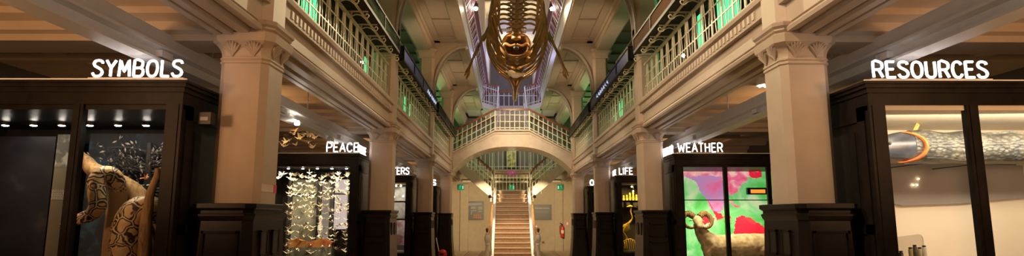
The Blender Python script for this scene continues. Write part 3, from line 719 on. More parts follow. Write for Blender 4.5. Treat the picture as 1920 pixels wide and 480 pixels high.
def rough_poly(pts, amp, seed, sub=7):
    rn = random.Random(seed); out = []
    for i in range(len(pts)):
        a = Vector(pts[i]); b = Vector(pts[(i+1) % len(pts)]); d = b-a; q = Vector((-d.y, d.x)).normalized() if d.length > 0 else Vector((0, 0))
        for k in range(sub):
            tt = k/sub; out.append(a+d*tt+q*(rn.uniform(-amp, amp) if 0 < k else 0))
    return [(p.x, p.y) for p in out]
def land(name, pts, m, yy, amp=.018, seed=1):
    mb = MB(); pl = rough_poly(pts, amp, seed)
    import mathutils
    tri = mathutils.geometry.tessellate_polygon([[Vector((x, z, 0)) for x, z in pl]])
    n = len(pl); vs = [(x, yy, z) for x, z in pl]+[(x, 11.56, z) for x, z in pl]
    mb.add(vs, [tuple(f) for f in tri]+[(i, (i+1) % n, n+(i+1) % n, n+i) for i in range(n)])
    return mb.build(name, m, t)
land('north_america', [(2.88, 2.45), (4.02, 2.45), (4.06, 2.2), (4.12, 2.02), (4.04, 1.90), (4.02, 1.72), (3.90, 1.65), (3.78, 1.74), (3.70, 1.93), (3.60, 2.04), (3.54, 2.22), (3.47, 2.29), (3.30, 2.37), (3.12, 2.40), (2.88, 2.42)], 'mappurple', 11.553, .015, 2)
land('northern_ice', [(2.88, 2.46), (4.75, 2.46), (4.66, 2.38), (4.52, 2.33), (4.50, 2.25), (4.40, 2.22), (4.34, 2.12), (4.28, 2.04), (4.18, 1.98), (4.14, 2.06), (4.08, 2.10), (4.05, 2.2), (4.02, 2.38), (3.6, 2.38), (3.4, 2.36), (3.2, 2.39)], 'mappink', 11.548, .02, 5)
land('red_land', [(4.54, 2.46), (4.80, 2.46), (4.80, 2.36), (4.70, 2.33), (4.58, 2.35)], 'mapred', 11.543, .012, 6)
land('central_america', [(3.72, 1.90), (3.76, 1.86), (3.84, 1.70), (3.98, 1.63), (4.02, 1.50), (4.16, 1.46), (4.14, 1.60), (4.06, 1.62), (3.98, 1.56), (3.88, 1.52), (3.86, 1.62)], 'mapred', 11.543, .015, 7)
land('caribbean_islands', [(4.14, 1.90), (4.18, 1.92), (4.22, 1.84), (4.30, 1.80), (4.36, 1.80), (4.30, 1.76), (4.20, 1.80)], 'mappink', 11.545, .012, 8)
land('south_america', [(4.22, 1.42), (4.26, 1.56), (4.36, 1.61), (4.50, 1.58), (4.62, 1.50), (4.76, 1.42), (4.86, 1.32), (4.80, 1.0), (4.62, .72), (4.5, .70), (4.46, 1.0), (4.30, 1.1), (4.20, 1.25)], 'mapred', 11.548, .018, 9)
land('west_coast_patch', [(3.52, 1.56), (3.62, 1.62), (3.74, 1.62), (3.84, 1.56), (3.80, 1.47), (3.66, 1.44), (3.54, 1.48)], 'mapred', 11.55, .02, 10)
t = empty('orange_display', (4.63, 11.45, 2.02), 'small orange lit display strip in black housing before the map', 'display')
MB().box(4.46, 4.86, 11.43, 11.50, 2.01, 2.14).build('housing', 'black', t)
MB().box(4.52, 4.80, 11.425, 11.432, 2.035, 2.105).build('lit_strip', emit('orange_strip', (1, .30, .04), 1.1), t)
# transom bar across the weather panes
tag(MB().box(2.95, 3.66, wy0+.01, wy0+.04, 1.87, 1.885).box(3.73, 4.43, wy0+.01, wy0+.04, 1.87, 1.885).box(4.5, 5.2, wy0+.01, wy0+.04, 1.87, 1.885).build('transom_bar', 'black', WEA))
def sheep():
    M['wool'] = ramp_mat('cream_wool', [(.35, (.42, .30, .14)), (.65, (.70, .56, .34))], scale=9, rough=.9, bump=1, detail=7)
    M['horn'] = ramp_mat('ridged_horn', [(.2, (.17, .09, .03)), (.7, (.40, .25, .09))], tex='wave', scale=14, rough=.5, bump=1, dist=2)
    t = empty('bighorn_sheep', (3.85, 10.95, .69), 'cream mounted wild sheep with curled horns standing before the map', 'sheep')
    Y = 10.98
    mb = MB()
    mb.tube(cat_rom([(4.72, Y, 1.12), (4.60, Y, 1.10), (4.35, Y, 1.08), (4.05, Y, 1.06), (3.75, Y, 1.05), (3.52, Y-.02, 1.07), (3.40, Y-.04, 1.10)], 4),
            [.06, .10, .14, .165, .18, .19, .19, .20, .205, .21, .215, .22, .22, .22, .22, .215, .21, .205, .20, .19, .185, .17, .15, .12, .08], 20)
    mb.tube(cat_rom([(3.58, Y-.02, 1.10), (3.44, Y-.06, 1.20), (3.33, Y-.12, 1.35), (3.275, Y-.16, 1.47)], 4), [.19, .18, .17, .155, .145, .135, .125, .115, .105, .098, .092, .086, .08], 16)   # neck
    mb.ell((3.265, Y-.37, 1.40), .036, .03, .03, 12, 8)
    for s in (-1, 1): mb.ell((3.27+s*.052, Y-.21, 1.525), .03, .035, .022, 10, 8)
    mb.tube([(3.275, Y-.10, 1.545), (3.27, Y-.16, 1.535), (3.265, Y-.22, 1.50), (3.26, Y-.30, 1.445), (3.255, Y-.36, 1.405), (3.255, Y-.385, 1.395)], [.05, .085, .082, .058, .047, .03], 14)  # head
    for (x, y, f) in ((3.46, -.10, 1), (3.50, .10, 1), (4.50, -.11, -1), (4.46, .11, -1)):
        if f > 0: mb.tube([(x+.02, Y+y*.6, 1.06), (x, Y+y, .95), (x-.01, Y+y, .84), (x, Y+y, .76), (x-.01, Y+y, .71)], [.12, .075, .042, .032, .036], 10)
        else: mb.tube([(x-.03, Y+y*.6, 1.08), (x-.06, Y+y, .98), (x+.05, Y+y, .87), (x+.02, Y+y, .78), (x+.01, Y+y, .71)], [.15, .10, .05, .032, .036], 10)
    mb.ell((4.74, Y, 1.13), .05, .04, .07, 10, 8)
    o = mb.build('body_tmp', 'wool', t)
    md = o.modifiers.new('r', 'REMESH'); md.mode = 'VOXEL'; md.voxel_size = .012; md.use_smooth_shade = True
    ms = o.modifiers.new('s', 'SMOOTH'); ms.factor = .6; ms.iterations = 6
    dg = bpy.context.evaluated_depsgraph_get(); me = bpy.data.meshes.new_from_object(o.evaluated_get(dg))
    ob = bpy.data.objects.new('body', me); C.objects.link(ob); ob.parent = t
    bpy.data.objects.remove(o)
    for v in me.vertices:
        p = v.co; d = noise.noise(p*16)*.006; v.co += v.normal*d
    for s in (-1, 1):
        pts = []; 
        for i in range(26):
            a = R(100-i*12.5); rad = lerp(.125, .135, i/25)
            cx, cz = 3.27+s*.15, 1.50
            pts.append((cx+s*rad*math.cos(a)*1.0-(s*.02), Y-.12-.10*(i/25)+.03*math.sin(a), cz+.02+rad*1.0*math.sin(a)))
        pts[0] = (3.27+s*.045, Y-.14, 1.585)
        MB().tube(pts[:20], [lerp(.058, .014, (i/19)**1.2)*(1+.06*math.sin(i*2.6)) for i in range(20)], 12).build('horn', 'horn', t, smooth=True)
        MB().tube([(3.27+s*.07, Y-.12, 1.52), (3.27+s*.12, Y-.12, 1.515), (3.27+s*.15, Y-.13, 1.50)], [.012, .02, .003], 8, sq=.5).build('ear', 'wool', t, smooth=True)
        MB().ell((3.265+s*.062, Y-.235, 1.50), .012, .012, .012, 8, 6).build('eye', 'black', t, smooth=True)
    MB().tube([(3.232, Y-.385, 1.388), (3.255, Y-.396, 1.382), (3.278, Y-.385, 1.388)], .005, 6).build('mouth', 'black', t)
    for s in (-1, 1): MB().ell((3.255+s*.014, Y-.392, 1.402), .007, .006, .005, 8, 6).build('nostril', 'black', t)
    return t
sheep()
tag(MB().box(2.9, 5.2, 10.56, 11.5, .66, .70).build('floor_board', 'grey'), 'flat dark board the sheep stands on', 'board')

# ------------------------------------------------------------------ paper cranes (PEACE case)
def crane_mesh(nm, sc=1.0):
    mb = MB()
    # body keel, two raised wings, neck with beak, tail
    mb.add([(-.028, 0, 0), (.028, 0, 0), (0, .010, .012), (0, -.010, .012), (0, 0, -.022), (0, 0, .02)], [(0, 4, 3), (0, 2, 4), (1, 3, 4), (1, 4, 2), (0, 3, 5), (0, 5, 2), (1, 5, 3), (1, 2, 5)])
    for s in (-1, 1):
        mb.add([(-.022, s*.006, .006), (.022, s*.006, .006), (.004, s*.075, .040), (0, s*.006, .001), (0, s*.03, .026)], [(0, 4, 2), (4, 1, 2), (0, 1, 4), (0, 2, 3), (3, 2, 1), (0, 3, 1)])
    mb.add([(.018, .004, 0), (.018, -.004, 0), (.026, 0, -.010), (.058, 0, .040)], [(0, 1, 3), (1, 2, 3), (2, 0, 3), (0, 2, 1)])
    mb.add([(.058, .002, .040), (.058, -.002, .040), (.053, 0, .034), (.074, 0, .030)], [(0, 1, 3), (1, 2, 3), (2, 0, 3), (0, 2, 1)])
    mb.add([(-.018, .004, 0), (-.018, -.004, 0), (-.026, 0, -.010), (-.064, 0, .038)], [(0, 1, 3), (1, 2, 3), (2, 0, 3), (0, 2, 1)])
    mb.v = [(x*sc, y*sc, z*sc) for x, y, z in mb.v]
    return mb.build(nm, 'paper', at=(0, 0, 0))
rnd = random.Random(11)
proto = crane_mesh('paper_crane', .95); first = True
def crane(loc, rz, tilt, sc, label, group):
    global first
    o = proto if first else proto.copy()
    if not first: C.objects.link(o)
    first = False
    o.location = loc; o.rotation_euler = (tilt, rnd.uniform(-.3, .3), rz); o.scale = (sc, sc, sc)
    tag(o, label, 'paper crane', group)
def thread(x, y, z0, z1, label, group):
    tag(MB().box(x-.0006, x+.0006, y-.0006, y+.0006, z0, z1).build('hanging_thread', 'string'), label, 'thread', group)
ns = 0
for i in range(34):
    x = -2.98-1.42*(i+.5)/34+rnd.uniform(-.02, .02); y = rnd.uniform(10.6, 11.3)
    zz = 2.38-rnd.random()*.12; z1 = zz; lows = []
    zlow = rnd.choice((.75, .8, .9, 1.1, 1.35, 1.2))
    while z1 > zlow and (ns < 235 or not lows):
        crane((x+rnd.gauss(0, .006), y, z1), rnd.uniform(0, 6.28), rnd.uniform(-.3, .3), rnd.uniform(.8, 1.15), 'small cream paper crane hanging on a thread inside the PEACE case', 'paper cranes in the PEACE case'); ns += 1
        lows.append(z1); z1 -= rnd.choice((.085, .11, .15, .2, .26))*(1.0 if zz-z1 < .6 else 1.3)
    thread(x, y, lows[-1], 2.458, 'fine thread carrying paper cranes inside the PEACE case', 'crane threads in the PEACE case')
for i in range(15):
    x = -3.74+.036*i+rnd.uniform(-.03, .03); y = rnd.uniform(9.3, 9.9); z = rnd.uniform(2.72, 2.97)
    crane((x, y, z), rnd.uniform(0, 6.28), rnd.uniform(-.4, .4), rnd.uniform(1.0, 1.6), 'cream paper crane hanging above and in front of the PEACE case', 'paper cranes hanging above the case top')
    thread(x, y, z, 3.41 if abs(x+4.1) < .1 else 3.5, 'fine thread holding a paper crane in front of the PEACE case', 'threads above the case top')
# objects behind the cranes
t = empty('framed_screen', (-3.75, 11.5, .66), 'dark framed glazed screen with pale panels behind the paper cranes', 'screen')
sc_ = MB()
for x in (-4.35, -3.79, -3.54, -3.2): sc_.box(x-.035, x+.035, 11.46, 11.52, .66, 2.40)
for z in (2.02, 2.36, .95): sc_.box(-4.38, -3.17, 11.465, 11.515, z-.015, z+.015)
sc_.build('frame', 'blackframe', t)
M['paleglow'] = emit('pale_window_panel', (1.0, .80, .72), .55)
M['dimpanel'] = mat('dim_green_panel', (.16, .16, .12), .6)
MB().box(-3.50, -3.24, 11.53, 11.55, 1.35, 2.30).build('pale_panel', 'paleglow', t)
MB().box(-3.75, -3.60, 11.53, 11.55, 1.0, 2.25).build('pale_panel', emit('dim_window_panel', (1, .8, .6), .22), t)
MB().box(-4.31, -3.83, 11.53, 11.55, .95, 2.30).build('dull_panel', 'dimpanel', t)
t = empty('orange_cushion', (-3.8, 11.2, .8), 'orange wavy fabric form on a pale plinth behind the cranes', 'cushion')
M['orangefab'] = ramp_mat('orange_fabric', [(.35, (.34, .07, .015)), (.65, (.50, .25, .05))], scale=5, rough=.8)
pl = [(-4.22+.82*i/24, 1.15+.03*math.sin(i*.45)) for i in range(25)]
MB().prism(pl+[(-3.42, 1.03), (-4.2, 1.03)], 11.15, 11.35, 'y').build('wavy_top', 'orangefab', t, smooth=True)
MB().box(-4.2, -3.4, 11.13, 11.38, .66, 1.03).build('plinth', 'dimpanel', t)
t = empty('bright_figurine', (-3.87, 11.35, .9), 'small brightly lit white figure behind the paper cranes', 'figurine')
MB().lathe((-3.72, 11.42, 1.2), [(.05, 0), (.055, .02), (.03, .05), (.045, .12), (.05, .2), (.03, .27), (.028, .3), (.036, .34), (.03, .39), (.004, .41)], 14).build('figure', 'white', t, smooth=True)
MB().lathe((-3.72, 11.42, .66), [(.06, 0), (.06, .54)], 14).build('post', 'whitelining', t, smooth=True)
for i in range(6):
    x = -4.35+i*.26
    t = empty('case_downlight', (x, 10.62, 2.44), 'small glowing downlight along the top of the PEACE case', 'downlight', 'downlights in the PEACE case')
    MB().lathe((x, 10.62, 2.44), [(.022, 0), (.028, .004), (.028, .02)], 12).build('bezel', 'black', t)
    MB().lathe((x, 10.62, 2.432), [(.001, 0), (.018, .002), (.022, .008)], 12).build('lens', 'bright', t, smooth=True)
for x in (-4.2, -3.7, -3.2): spot((x, 10.54, 2.43), (x, 11.1, 1.2), 70, 125, (1, .84, .56), r=.03)
# notice stuck on the left near column
t = empty('notice_label', (-2.28, 5.3, 1.81), 'pink and white notice stuck on the near left column', 'notice')
MB().box(-2.2815, -2.2785, 5.14, 5.40, 1.81, 1.875).build('white_card', mat('pinkish_card', (.75, .60, .55), .6), t)
MB().box(-2.283, -2.277, 5.40, 5.47, 1.805, 1.88).build('pink_tab', mat('pink_tab', (.7, .08, .15), .6), t)

# ------------------------------------------------------------------ DISASTERS case: pale boards
t = empty('story_board', (-3.2, 17.0, .66), 'grey and pink picture boards inside the DISASTERS case', 'board')
M['photo'] = ramp_mat('pale_photo_print', [(.4, (.30, .14, .16)), (.55, (.65, .55, .52)), (.7, (.85, .8, .75))], scale=4, rough=.5)
M['photogrey'] = ramp_mat('grey_photo_print', [(.4, (.16, .16, .13)), (.7, (.42, .40, .34))], scale=5, rough=.5)
MB().box(-3.66, -2.90, 16.9, 16.94, 2.02, 2.42).build('upper_print', 'photogrey', t)
MB().box(-3.66, -2.90, 16.9, 16.94, 1.52, 1.98).build('middle_print', 'photogrey', t)
MB().box(-3.66, -2.90, 16.9, 16.94, .80, 1.48).build('lower_print', 'photo', t)
MB().box(-3.66, -2.90, 16.88, 16.96, .66, .80).build('foot', 'grey', t)
for i, (x, z) in enumerate(((-3.25, 2.42), (-3.12, 2.42), (-3.30, 2.12), (-3.05, 2.14))):
    tag(MB().ell((x, 16.45, z), .022, .022, .022, 10, 8).build('case_bulb', 'lamp', smooth=True), ['upper left', 'upper right', 'lower left', 'lower right'][i]+' glowing bulb inside the DISASTERS case', 'bulb')
    MB().box(x-.002, x+.002, 16.448, 16.452, z, 2.46).build('flex', 'black', DIS)
# ------------------------------------------------------------------ LIFE case: golden skeletons
M['gold'] = ramp_mat('golden_bone', [(.3, (.55, .30, .02)), (.7, (.90, .62, .08))], scale=8, rough=.35)
t = empty('standing_bird_skeleton', (3.15, 16.7, .70), 'golden long-legged bird skeleton standing in the LIFE case', 'skeleton')
MB().tube(cat_rom([(3.05, 16.7, 1.28), (3.12, 16.68, 1.36), (3.22, 16.66, 1.42), (3.30, 16.65, 1.55), (3.26, 16.64, 1.72), (3.28, 16.62, 1.86)], 5), [.045]*5+[.03]*8+[.02]*13, 8).build('spine_and_neck', 'gold', t, smooth=True)
MB().tube([(3.28, 16.62, 1.86), (3.24, 16.58, 1.88), (3.14, 16.54, 1.85)], [.035, .03, .006], 8).build('skull', 'gold', t, smooth=True)
for dy in (-.05, .05):
    MB().tube([(3.12, 16.68+dy, 1.34), (3.02, 16.66+dy, 1.18), (3.13, 16.68+dy, 1.02), (3.08, 16.66+dy, .74), (3.02, 16.62+dy, .715)], [.03, .02, .022, .016, .012], 8).build('leg', 'gold', t, smooth=True)
for i in range(6):
    y = 16.68; x = 3.07+i*.028
    MB().tube([(x+.0, y, 1.36+i*.014), (x-.01, y-.06, 1.30+i*.01), (x+.01, y-.05, 1.20+i*.012), (x+.03, y, 1.17+i*.012)], .007, 6).build('rib', 'gold', t)
t = empty('rib_hoop_skeleton', (3.2, 16.45, .70), 'low golden hooped rib cage on the LIFE case floor', 'skeleton')
for i in range(7):
    x = 3.02+i*.055; rr_ = .09+.05*math.sin(i/6*math.pi)
    MB().tube([(x, 16.45+rr_*math.cos(a), .72+1.9*rr_*abs(math.sin(a))) for a in [math.pi*q/12 for q in range(13)]], .008, 6).build('rib', 'gold', t, smooth=True)
MB().tube([(2.98, 16.45, .9), (3.1, 16.45, .965), (3.2, 16.45, .98), (3.36, 16.45, .9)], .016, 8).build('spine', 'gold', t, smooth=True)
t = empty('case_shelf', (3.2, 16.75, 2.02), 'thin glass shelf of yellow specimens in the LIFE case', 'shelf')
MB().box(2.9, 3.68, 16.55, 16.95, 2.02, 2.03).build('glass_sheet', 'acryl', t)
MB().box(2.9, 3.68, 16.94, 16.97, 1.99, 2.03).build('rail', 'black', t)
for i in range(6):
    x = 3.0+i*.09; hh = rnd.uniform(.12, .28)
    tag(MB().lathe((x, 16.72, 2.03), [(.03, 0), (.035, hh*.3), (.02, hh*.6), (.032, hh*.8), (.004, hh)], 10).build('yellow_specimen', 'gold', smooth=True), 'small yellow specimen standing on the LIFE case shelf', 'specimen', 'specimens on the LIFE case shelf')
for i, (x, z) in enumerate(((3.26, 2.40), (3.30, 2.28))):
    tag(MB().ell((x, 16.4, z), .018, .018, .018, 10, 8).build('case_bulb', 'lamp', smooth=True), ['upper', 'lower'][i]+' glowing bulb in the LIFE case', 'bulb')
    MB().box(x-.002, x+.002, 16.398, 16.402, z, 2.46).build('flex', 'black', LIF)
spot((3.3, 16.25, 2.43), (3.15, 16.8, 1.3), 70, 130, (1, .75, .25), r=.03)
spot((-3.2, 16.3, 2.43), (-3.2, 16.95, 1.4), 30, 130, (1, .9, .8), r=.03)
# RESOURCES lighting inside the case, weather case lighting
area((3.6, 4.87, 2.36), (3.65, 5.8, 1.6), 13, 1.2, .12, (1, .86, .66))
area((4.7, 4.87, 2.36), (4.6, 5.8, 1.6), 10, 1.0, .12, (1, .86, .66))
area((3.9, 4.9, .74), (3.9, 5.8, 1.5), 3, 1.8, .15, (1, .80, .62))
spot((3.3, 10.54, 2.42), (3.4, 10.9, 1.3), 75, 100, (1, .84, .55), r=.04)
spot((4.1, 10.54, 2.42), (4.1, 10.95, 1.2), 75, 100, (1, .84, .55), r=.04)
# ------------------------------------------------------------------ gallery one railings with overhanging desk cases
railname = {(-1, -1): 'left gallery railing nearest the camera before the first column', (1, -1): 'right gallery railing nearest the camera before the first column',
            (-1, 0): 'left gallery railing above the PEACE bay', (1, 0): 'right gallery railing above the WEATHER bay',
            (-1, 1): 'left gallery railing above the DISASTERS bay', (1, 1): 'right gallery railing above the LIFE bay',
            (-1, 2): 'farthest left gallery railing, ending at the arched bridge', (1, 2): 'farthest right gallery railing, ending at the arched bridge'}
def make_rail(s, k):
    y0 = CY0+SP*k+.26; y1 = y0+SP-.52; x = s*2.40; z0 = 3.74; z1 = 4.38
    t = empty('gallery_railing', (x, (y0+y1)/2, z0), 'cream iron '+railname[(s, k)], 'railing', 'gallery railings over the nave')
    MB().box(x-.022, x+.022, y0, y1, z1, z1+.03).build('top_rail', 'iron', t)
    for z in (z0+.02, z0+.24, z0+.44): MB().box(x-.006, x+.006, y0, y1, z-.008, z+.008).build('cross_rail', 'iron', t)
    n = 15; d = (y1-y0)/n
    for i in range(n):
        y = y0+d*(i+.5)
        MB().box(x-.008, x+.008, y-.018, y+.018, z0, z1).build('baluster', 'iron', t)
        for q in (-1, 1):
            MB().bar((x, y+d*.5+q*.02, z0), (x, y+d*.5+q*d*.36, z1), .013, .009, (1, 0, 0)).build('slanted_bar', 'iron', t)
    if k >= 0:
        for i in range(9):
            y = y0+.25+(y1-y0-.5)*i/8
            b = MB().box(*sorted((x-s*.24, x+s*.10)), y-.009, y+.009, 4.49, 4.51)
            b.box(x-.010, x+.010, y-.012, y+.012, z1+.02, 4.50)
            pts = [(x+s*.0, y, z1+.03), (x-s*.012, y, 4.43), (x-s*.07, y, 4.455), (x-s*.14, y, 4.44), (x-s*.19, y, 4.40), (x-s*.235, y, 4.405), (x-s*.25, y, 4.44), (x-s*.225, y, 4.465), (x-s*.205, y, 4.445)]
            b.tube(cat_rom(pts, 4), .009, 6)
            b.build('scroll_bracket', 'iron', t)
M['reflectglass'] = ramp_mat('painted_reflection_glass', [(.4, (.012, .02, .012)), (.6, (.10, .16, .10))], scale=2, rough=1, stretch=(1, .5, 3))  # green reflections painted into the colour of matt glass
M['reflectglass'].node_tree.nodes['Principled BSDF'].inputs['Specular IOR Level'].default_value = .05
M['warmpanel'] = mat('warm_brown_desk_side', (.16, .09, .05), .9, spec=.05)
def make_desk(s, k):
    y0 = [5.3, 10.9, 16.55][k]; y1 = [10.42, 16.15, 21.95][k]; xo = 2.12; xi = 2.62; zb = 4.51; zt = 4.80
    side = 'left' if s < 0 else 'right'
    where = {0: 'nearest the camera', 1: 'in the middle bay', 2: 'farthest, beside the arched bridge'}[k]
    look = {(-1, 0): 'green reflections painted on the glass', (1, 0): 'warm brown glazing', (-1, 1): 'white marks on dark glass', (1, 1): 'blue marks on dark glass', (-1, 2): 'plain green-grey side', (1, 2): 'plain dark side'}[(s, k)]
    t = empty('desk_case', (s*(xo+xi)/2, (y0+y1)/2, zb), 'black %s gallery desk case %s, with %s' % (side, where, look), 'desk case', 'desk cases along the gallery railings')
    def X(a, b): return tuple(sorted((s*a, s*b)))
    MB().box(*X(xo+.03, xi), y0, y1, zb+.02, zt-.03).build('case_body', 'black', t)
    MB().box(*X(xo+.13, xo+.17), y0, y1, zb-.012, zb+.02).build('cream_strip', 'iron', t)
    MB().box(*X(xo+.0, xo+.13), y0, y1, zb-.004, zb+.045).build('bottom_frame', 'blackframe', t)
    MB().box(*X(xo+.0, xi), y0, y1, zt-.03, zt).build('top_frame', 'blackframe', t)
    n = 4 if k < 2 else 3
    for i in range(n+1):
        y = y0+(y1-y0)*i/n
        MB().box(*X(xo-.001, xo+.04), max(y0, y-.02), min(y1, y+.02), zb+.04, zt-.03).build('frame_post', 'blackframe', t)
    gm = {(-1, 0): 'reflectglass', (1, 0): 'warmpanel', (-1, 1): 'deskglass', (1, 1): 'deskglass', (-1, 2): 'deskbrown', (1, 2): 'deskbrown'}[(s, k)]
    for i in range(n):
        MB().box(*X(xo+.012, xo+.02), y0+(y1-y0)*i/n+.02, y0+(y1-y0)*(i+1)/n-.02, zb+.045, zt-.03).build('glass_front', gm, t)
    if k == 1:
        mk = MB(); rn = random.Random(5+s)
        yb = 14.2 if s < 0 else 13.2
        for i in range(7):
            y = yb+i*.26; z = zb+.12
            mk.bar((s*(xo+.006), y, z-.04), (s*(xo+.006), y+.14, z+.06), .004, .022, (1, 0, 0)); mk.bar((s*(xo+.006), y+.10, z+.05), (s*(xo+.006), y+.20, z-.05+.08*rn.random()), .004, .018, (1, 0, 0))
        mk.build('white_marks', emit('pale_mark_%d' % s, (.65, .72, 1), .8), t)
M['deskbrown'] = mat('dark_olive_desk_side', (.05, .048, .035), .9, spec=.05)
def make_guard(s, k, y0, y1):
    x = s*2.585
    t = empty('glass_guard', (x, (y0+y1)/2, 4.80), 'clear glass guard standing behind the %s desk case, %s' % ('left' if s < 0 else 'right', ['near bay', 'middle bay', 'far bay'][k]), 'glass guard', 'glass guards on the gallery')
    MB().box(x-.006, x+.006, y0, y1, 4.80, 5.45).build('glass_sheet', 'guardglass', t)
    f = MB().box(x-.012, x+.012, y0, y1, 5.45, 5.47)
    f.build('top_edge', 'iron', t)
    for y in (y0, (y0+y1)/2, y1): MB().box(x-.012, x+.012, y-.012, y+.012, 4.80, 5.46).build('post', 'iron', t)
for s in (-1, 1):
    for k in range(-1, 3): make_rail(s, k)
    for k in range(3): make_desk(s, k)
    make_guard(s, 1, 11.9, 14.6); make_guard(s, 2, 17.6, 20.0)

# green light panels and white lamps on the gallery outer walls
for i, (s, y, w_, z0, z1) in enumerate([(-1, 11.2, .9, 4.6, 6.2), (-1, 15.9, .4, 5.1, 5.9), (-1, 22.1, .5, 5.0, 6.1), (-1, 23.1, .25, 5.0, 6.0), (1, 10.9, 1.1, 4.6, 6.2), (1, 12.5, .35, 4.8, 6.0), (1, 21.8, .6, 4.9, 5.9), (1, 22.9, .25, 4.9, 5.9)]):
    lab = ['nearest tall green glowing panel on the left gallery wall', 'second green glowing panel on the left gallery wall', 'third green glowing panel on the left gallery wall', 'fourth green glowing panel on the left gallery wall',
           'nearest tall green glowing panel on the right gallery wall', 'second green glowing panel on the right gallery wall', 'third green glowing panel on the right gallery wall', 'fourth green glowing panel on the right gallery wall'][i]
    x = s*4.1
    t = empty('green_light_panel', (x, y, 3.7), lab, 'light panel', 'green light panels in the galleries')
    MB().box(x-.03, x+.03, y-w_/2-.04, y+w_/2+.04, 3.70, z1+.05).build('housing', 'blackframe', t)
    MB().box(x-.04, x+.04, y-w_/2, y+w_/2, z0, z1).build('lit_face', 'greenpanel', t)
for i, (s, y, z) in enumerate([(-1, 15.2, 5.55), (1, 13.6, 5.3), (1, 26.6, 5.9)]):
    t = empty('gallery_lamp', (s*4.0, y, z), ['round white lamp glowing behind the left gallery railing', 'round white lamp glowing behind the right gallery railing', 'round white lamp glowing in the far right gallery'][i], 'lamp', 'round lamps in the galleries')
    MB().ell((s*4.0, y, z+.06), .045, .045, .045, 12, 8).build('globe', 'lamp', t, smooth=True)
    MB().box(s*4.0-.006, s*4.0+.006, y-.006, y+.006, z+.1, 6.62).build('stem', 'black', t)

# ------------------------------------------------------------------ gallery two: lattice girder, balustrades at the end
for s, side in ((-1, 'left'), (1, 'right')):
    x = s*1.385
    t = empty('lattice_girder', (x, 18, 7.50), 'white lattice girder against maroon brick on the %s side of the roof' % side, 'lattice girder', 'lattice girders under the roof')
    def on(f, y, o=.008): return Vector((s*(1.44-.32*f-.92*o), y, 7.40+.76*f-.39*o))      # a point on the sloping coving
    nrm = (s*.92, 0, .39)
    for f, w2 in ((.03, .05), (.62, .035), (.97, .05)): MB().bar(on(f, 4), on(f, 30), w2, .02, nrm).build('chord', 'whiteiron', t)
    n = 36; d = 24/n
    for i in range(n):
        y = 5+i*d
        MB().bar(on(.05, y), on(.62, y+d*.28), .05, .010, nrm).build('lattice_bar', 'whiteiron', t)
        MB().bar(on(.05, y+d*.66), on(.62, y+d*.36), .05, .010, nrm).build('lattice_bar', 'whiteiron', t)
def rail_run(t, pts, h, mat_h, mat_b, gap, rails=(.5,), th=.016, hand=(.05, .045), base=0.0, hr=True):
    """balustrade following pts (world), verticals every gap, cross rails at the given fractions of h"""
    pts = [Vector(p) for p in pts]
    for i in range(len(pts)-1):
        a, b = pts[i], pts[i+1]; up = Vector((0, 0, h))
        if hr: MB().bar(a+up, b+up, hand[0], hand[1]).build('handrail', mat_h, t)
        for f in rails: MB().bar(a+up*f, b+up*f, th*.8, th).build('cross_rail', mat_b, t)
        L = math.hypot(b.x-a.x, b.y-a.y); n = max(1, round(L/gap))
        for k in range(n+(1 if i == len(pts)-2 else 0)):
            p = a.lerp(b, k/n); MB().box(p.x-th/2, p.x+th/2, p.y-th/2, p.y+th/2, p.z+base, p.z+h).build('baluster', mat_b, t)
t = empty('end_balustrade', (0, 29.4, 6.86), 'white balustrade with brown handrail at the far end of the top gallery', 'balustrade')
rail_run(t, [(-1.36, 29.5, 6.86), (1.36, 29.5, 6.86)], .98, 'handrail', 'whiteiron', .24, (.08, .80), .03, (.07, .10))
for s, side in ((-1, 'left'), (1, 'right')):
    t = empty('splayed_balustrade', (s*1.0, 27.8, 6.86), 'white splayed balustrade on the %s of the top stair opening' % side, 'balustrade', 'splayed balustrades at the top stair')
    rail_run(t, [(s*1.40, 27.15, 6.86), (s*.66, 28.25, 6.86)], .95, 'handrail', 'whiteiron', .2, (.1, .8), .03, (.05, .07))
    MB().box(s*.66-.03, s*.66+.03, 28.2, 28.28, 6.86, 7.86).build('end_post', 'whiteiron', t)
# roof spotlights on the girders
for i, (s, y, z) in enumerate([(-1, 17.4, 7.86), (1, 17.4, 7.86), (-1, 16.2, 7.9), (1, 15.8, 7.9)]):
    x = s*1.17+.02
    t = empty('roof_spotlight', (x, y, z), ['bright roof spotlight left of the whale skeleton', 'bright roof spotlight right of the whale skeleton', 'higher bright roof spotlight on the left girder', 'higher bright roof spotlight on the right girder'][i], 'spotlight', 'spotlights on the roof girders')
    MB().lathe((x, y, z), [(.05, 0), (.07, .03), (.075, .16), (.05, .20)], 14).build('housing', 'black', t, smooth=True)
    MB().ell((x, y-.05, z), .07, .05, .06, 12, 8).build('lamp_face', 'bright', t, smooth=True)
    MB().bar((x, y, z+.15), (x+s*.08, y, z+.15), .02, .02).build('bracket', 'black', t)
